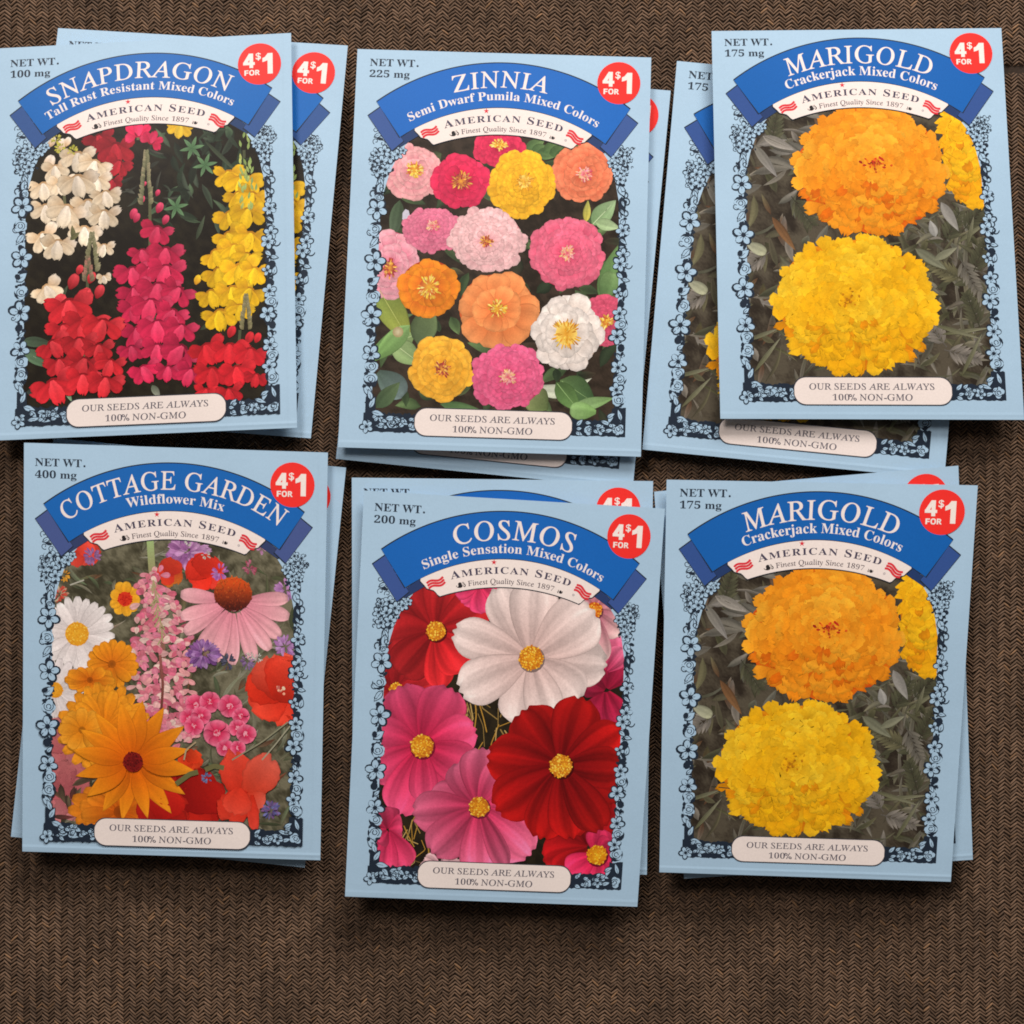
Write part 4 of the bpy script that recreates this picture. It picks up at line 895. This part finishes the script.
# ------------------------------------------------------------------ packets
def build_packet(key, variety, zb, label, group, bulge=4.0, seed=1, tilt=(0, 0), down=6.0):
    Q = QUAD[key]; M = hom(RECT, Q); r = np.random.RandomState(seed)
    ph = r.uniform(0, 6.28, 6); am = r.uniform(.5, 1.2, 3); cr = r.uniform(.25, .75, 3)
    def surf(T):
        u = np.clip(T[:, 0] / W, 0, 1); v = np.clip(T[:, 1] / H, 0, 1)
        dome = bulge * (np.sin(math.pi * u) * np.sin(math.pi * v)) ** 1.4 * (.85 + .15 * np.cos(2 * math.pi * v))
        wav = am[0] * np.sin(5.1 * u + ph[0]) * np.sin(4.0 * v + ph[1]) + am[1] * np.sin(9.0 * v + ph[2]) * (u - .5) + am[2] * .5 * np.sin(8 * u + 3 * v + ph[3])
        wav = wav + .5 * np.exp(-((T[:, 1] - 400 + 1.0 * u) / 1.8) ** 2) * cr[0] + .45 * cr[1] * np.exp(-((T[:, 0] - 293.5) / 2.4) ** 2) + 1.6 * cr[2] * np.clip(v - .8, 0, 1) ** 1.5 * 11 * np.clip(abs(u - .5) - .2, 0, 1) ** 1.5
        return zb + .8 + dome + wav + tilt[0] * (u - .5) + tilt[1] * (v - .5)
    def world_of(T, z):
        px = apply_h(M, T); k = (D - z) / D
        return np.stack([(px[:, 0] - 512) * S * k, (512 - px[:, 1]) * S * k, z * S], 1)
    e = bpy.data.objects.new('seed_packet', None); C.objects.link(e); e.empty_display_size = .02
    c0 = world_of(np.array([[W / 2, H / 2]]), np.array([zb]))[0]
    a = math.atan2(-(Q[1][1] - Q[0][1]), Q[1][0] - Q[0][0])
    e.location = c0; e.rotation_euler = (0, 0, a); e['label'] = label; e['category'] = 'seed packet'; e['group'] = group
    ca, sa = math.cos(-a), math.sin(-a)
    def local(P):
        d = P - c0; return np.stack([d[:, 0] * ca - d[:, 1] * sa, d[:, 0] * sa + d[:, 1] * ca, d[:, 2]], 1)
    # envelope: top sheet, under sheet and the folded edges
    nx, ny = 121, 163; xs = np.linspace(0, W, nx); ys = np.linspace(0, H, ny); X, Y = np.meshgrid(xs, ys)
    T = np.stack([X.ravel(), Y.ravel()], 1); Tw = T.copy()
    edge = (T[:, 0] < .01) | (T[:, 0] > W - .01) | (T[:, 1] < .01) | (T[:, 1] > H - .01)
    Tw[edge] += (np.sin(T[edge] * .045 + ph[:2]) * .35)
    top = world_of(Tw, surf(T)); bot = world_of(Tw, surf(T) - .7 - (bulge + down) * (np.sin(math.pi * T[:, 0] / W) * np.sin(math.pi * T[:, 1] / H)) ** 1.4)
    idx = np.arange(nx * ny).reshape(ny, nx); n = nx * ny
    F1 = np.stack([idx[:-1, :-1], idx[1:, :-1], idx[1:, 1:], idx[:-1, 1:]], -1).reshape(-1, 4)
    ring = np.concatenate([idx[0, :-1], idx[:-1, -1], idx[-1, :0:-1], idx[:0:-1, 0]]); rn = np.roll(ring, -1)
    F3 = np.stack([ring, rn, rn + n, ring + n], 1)
    V = np.concatenate([top, bot]); col = np.repeat(lin(PAPER)[None], len(V), 0)
    make_mesh('envelope', local(V), [F1, F1[:, ::-1] + n, F3], col, M_PAPER, e, smooth=False)
    me = bpy.data.objects[-1] if False else None
    A = get_art(variety); off = A.off; made = {}
    for k in A.order:
        p = A.parts[k]
        if not p['V']: continue
        V = np.concatenate(p['V']); L = np.concatenate(p['L']); col = np.concatenate(p['C'])
        Tt = V + off; Tt[:, 0] = np.clip(Tt[:, 0], 0.5, W - .5); Tt[:, 1] = np.clip(Tt[:, 1], .5, H - .5)
        P = world_of(Tt, surf(Tt) + .06 + L * LV)
        F = [np.concatenate(f) for f in p['F'].values()]
        par = made.get(p['under'], e)
        made[k] = make_mesh(p['name'], local(P), F, col, p['mat'], par, smooth=False)
    return e

# ------------------------------------------------------------------ the cloth
def cloth_height(x, y):
    """gentle swell of the cushion, px; x, y in photo pixels"""
    h = 1.6 * np.sin(x * .006 + 1) * np.sin(y * .007 + .4) + 1.0 * np.sin(x * .013 + y * .004)
    seam = 1 / (1 + np.exp(np.clip((y - 63 - .02 * (x - 1000)) / 1.6, -30, 30))) * 1 / (1 + np.exp(np.clip(-(x - 975) / 8.0, -30, 30)))
    groove = np.exp(-((y - 66 - .02 * (x - 1000)) / 2.2) ** 2) / (1 + np.exp(np.clip(-(x - 975) / 8.0, -30, 30)))
    return h - 12.0 + seam * 4.0 - groove * 4.0
def inside_any(x, y, shrink=16):
    m = np.zeros(x.shape, bool)
    for q in QUAD.values():
        T = apply_h(hom(q, RECT), np.stack([x, y], -1)); m |= (T[..., 0] > shrink) & (T[..., 0] < W - shrink) & (T[..., 1] > shrink) & (T[..., 1] < H - shrink)
    return m
def build_cloth():
    r = np.random.RandomState(5)
    X0, X1, Y0, Y1 = -160, 1190, -160, 1190
    cw, ph_, = 6.3, 3.7
    cols = np.arange(X0, X1, cw); rows = np.arange(Y0, Y1, ph_)
    CX, CY = np.meshgrid(cols, rows, indexing='ij'); sg = np.where((np.arange(len(cols)) % 2) == 0, 1.0, -1.0)[:, None] * np.ones_like(CY)
    CY = CY + r.uniform(-.32, .32, CY.shape); CX = CX + r.uniform(-.4, .4, CX.shape)
    x = CX.ravel(); y = CY.ravel(); sg = sg.ravel()
    keep = ~inside_any(x, y); x, y, sg = x[keep], y[keep], sg[keep]
    # warp of the weave: rows drift slowly
    drift = 5 * np.sin(x * .008) + 3 * np.sin(x * .021 + 1)
    n = len(x); hl = cw * .62 * r.uniform(.92, 1.08, n); hw = ph_ * .40 * r.uniform(.85, 1.12, n)
    sl = math.radians(38) * sg + r.uniform(-.12, .12, n)
    us = np.array([-1, -.55, 0, .55, 1.0]); vs = np.array([-1, -.5, 0, .5, 1.0])
    U, Vv = np.meshgrid(us, vs, indexing='ij'); U = U.ravel(); Vv = Vv.ravel()
    wid = (1 - .45 * np.abs(U) ** 2.5)
    lx = U[None] * hl[:, None]; ly = Vv[None] * wid[None] * hw[:, None]
    # strands follow the slant; shear rather than rotate so that columns stay packed
    px = x[:, None] + lx * math.cos(.45); py = y[:, None] + drift[:, None] + ly + lx * np.tan(sl)[:, None] * .95
    zz = (1.45 * np.sqrt(np.clip(1 - Vv ** 2 * .98, 0, 1)) * (1 - .55 * np.abs(U) ** 2.2))[None] * r.uniform(.8, 1.15, n)[:, None] - .9
    z = zz + cloth_height(px, py)
    V = np.stack([(px - 512) * S, (512 - py) * S, z * S], -1).reshape(-1, 3)
    idx = np.arange(25).reshape(5, 5); f = np.stack([idx[:-1, :-1], idx[:-1, 1:], idx[1:, 1:], idx[1:, :-1]], -1).reshape(-1, 4)
    F = (np.arange(n)[:, None, None] * 25 + f[None]).reshape(-1, 4)
    base = lin(hx('67503E')); t = r.uniform(.7, 1.28, n) * (1 + .16 * np.sin(x * .05) * np.sin(y * .04 + 2))
    col = base[None] * t[:, None]; fl = r.uniform(0, 1, n) < .03; col[fl] = col[fl] * np.array([1.5, 1.4, 1.2])
    col = np.repeat(col, 25, 0)
    # backing plane under the strands, coloured dark for the shade between them
    gx = np.linspace(-1500, 2500, 201); gy = np.linspace(-1500, 2500, 201); GX, GY = np.meshgrid(gx, gy)
    gz = cloth_height(GX, GY) - .9 - .8
    BV = np.stack([(GX - 512) * S, (512 - GY) * S, gz * S], -1).reshape(-1, 3); bi = np.arange(201 * 201).reshape(201, 201) + len(V)
    BF = np.stack([bi[:-1, :-1], bi[1:, :-1], bi[1:, 1:], bi[:-1, 1:]], -1).reshape(-1, 4)
    V = np.concatenate([V, BV]); col = np.concatenate([col, np.repeat(lin(hx('33261C'))[None], len(BV), 0)])
    o = make_mesh('cushion_cloth', V, [F, BF], col, M_FABRIC, None, smooth=True)
    o['kind'] = 'structure'; o['label'] = 'brown herringbone woven cushion cloth under the packets'
build_cloth()

G = 'flower seed packets laid out in six overlapping pairs'
build_packet('snapdragon_under', 'snapdragon', 4, 'snapdragon seed packet mostly hidden beneath the front snapdragon packet at upper left', G, 3.0, 2)
build_packet('zinnia_under', 'zinnia', 4, 'zinnia seed packet mostly hidden beneath the front zinnia packet, its edge showing right and below', G, 3.0, 3)
build_packet('marigold_high_under', 'marigold', 2.5, 'marigold seed packet lying beneath the upper right marigold packet, left part and bottom showing', G, 2.6, 4)
build_packet('cottage_under', 'cottage', 4, 'blue wildflower seed packet almost wholly hidden beneath the cottage garden packet', G, 3.0, 5)
build_packet('cosmos_under', 'cosmos', 8, 'cosmos seed packet beneath the front cosmos packet, top strip and half a price badge showing', G, 3.0, 6)
build_packet('marigold_under', 'marigold', 9, 'marigold seed packet beneath the lower right one, its red badge top peeking above', G, 2.6, 7)
build_packet('snapdragon', 'snapdragon', 17, 'snapdragon seed packet with red, cream and yellow flower spikes, at upper left', G, 3.6, 8)
build_packet('zinnia', 'zinnia', 16, 'zinnia seed packet with round pink, orange, yellow and white blooms, top row middle', G, 3.6, 9)
build_packet('marigold_high', 'marigold', 15, 'fully visible marigold seed packet at the upper right, above the other marigold stack', G, 3.6, 10)
build_packet('cottage', 'cottage', 16, 'cottage garden wildflower mix seed packet with coneflower and orange daisies, lower left', G, 3.6, 11)
build_packet('cosmos', 'cosmos', 20, 'cosmos seed packet with white, pink and dark red blooms, bottom row middle', G, 3.6, 12)
build_packet('marigold', 'marigold', 20, 'fully visible marigold seed packet at the lower right corner of the layout', G, 3.6, 13)
for o in bpy.data.objects:
    if o.name.startswith('glyph'): bpy.data.objects.remove(o)
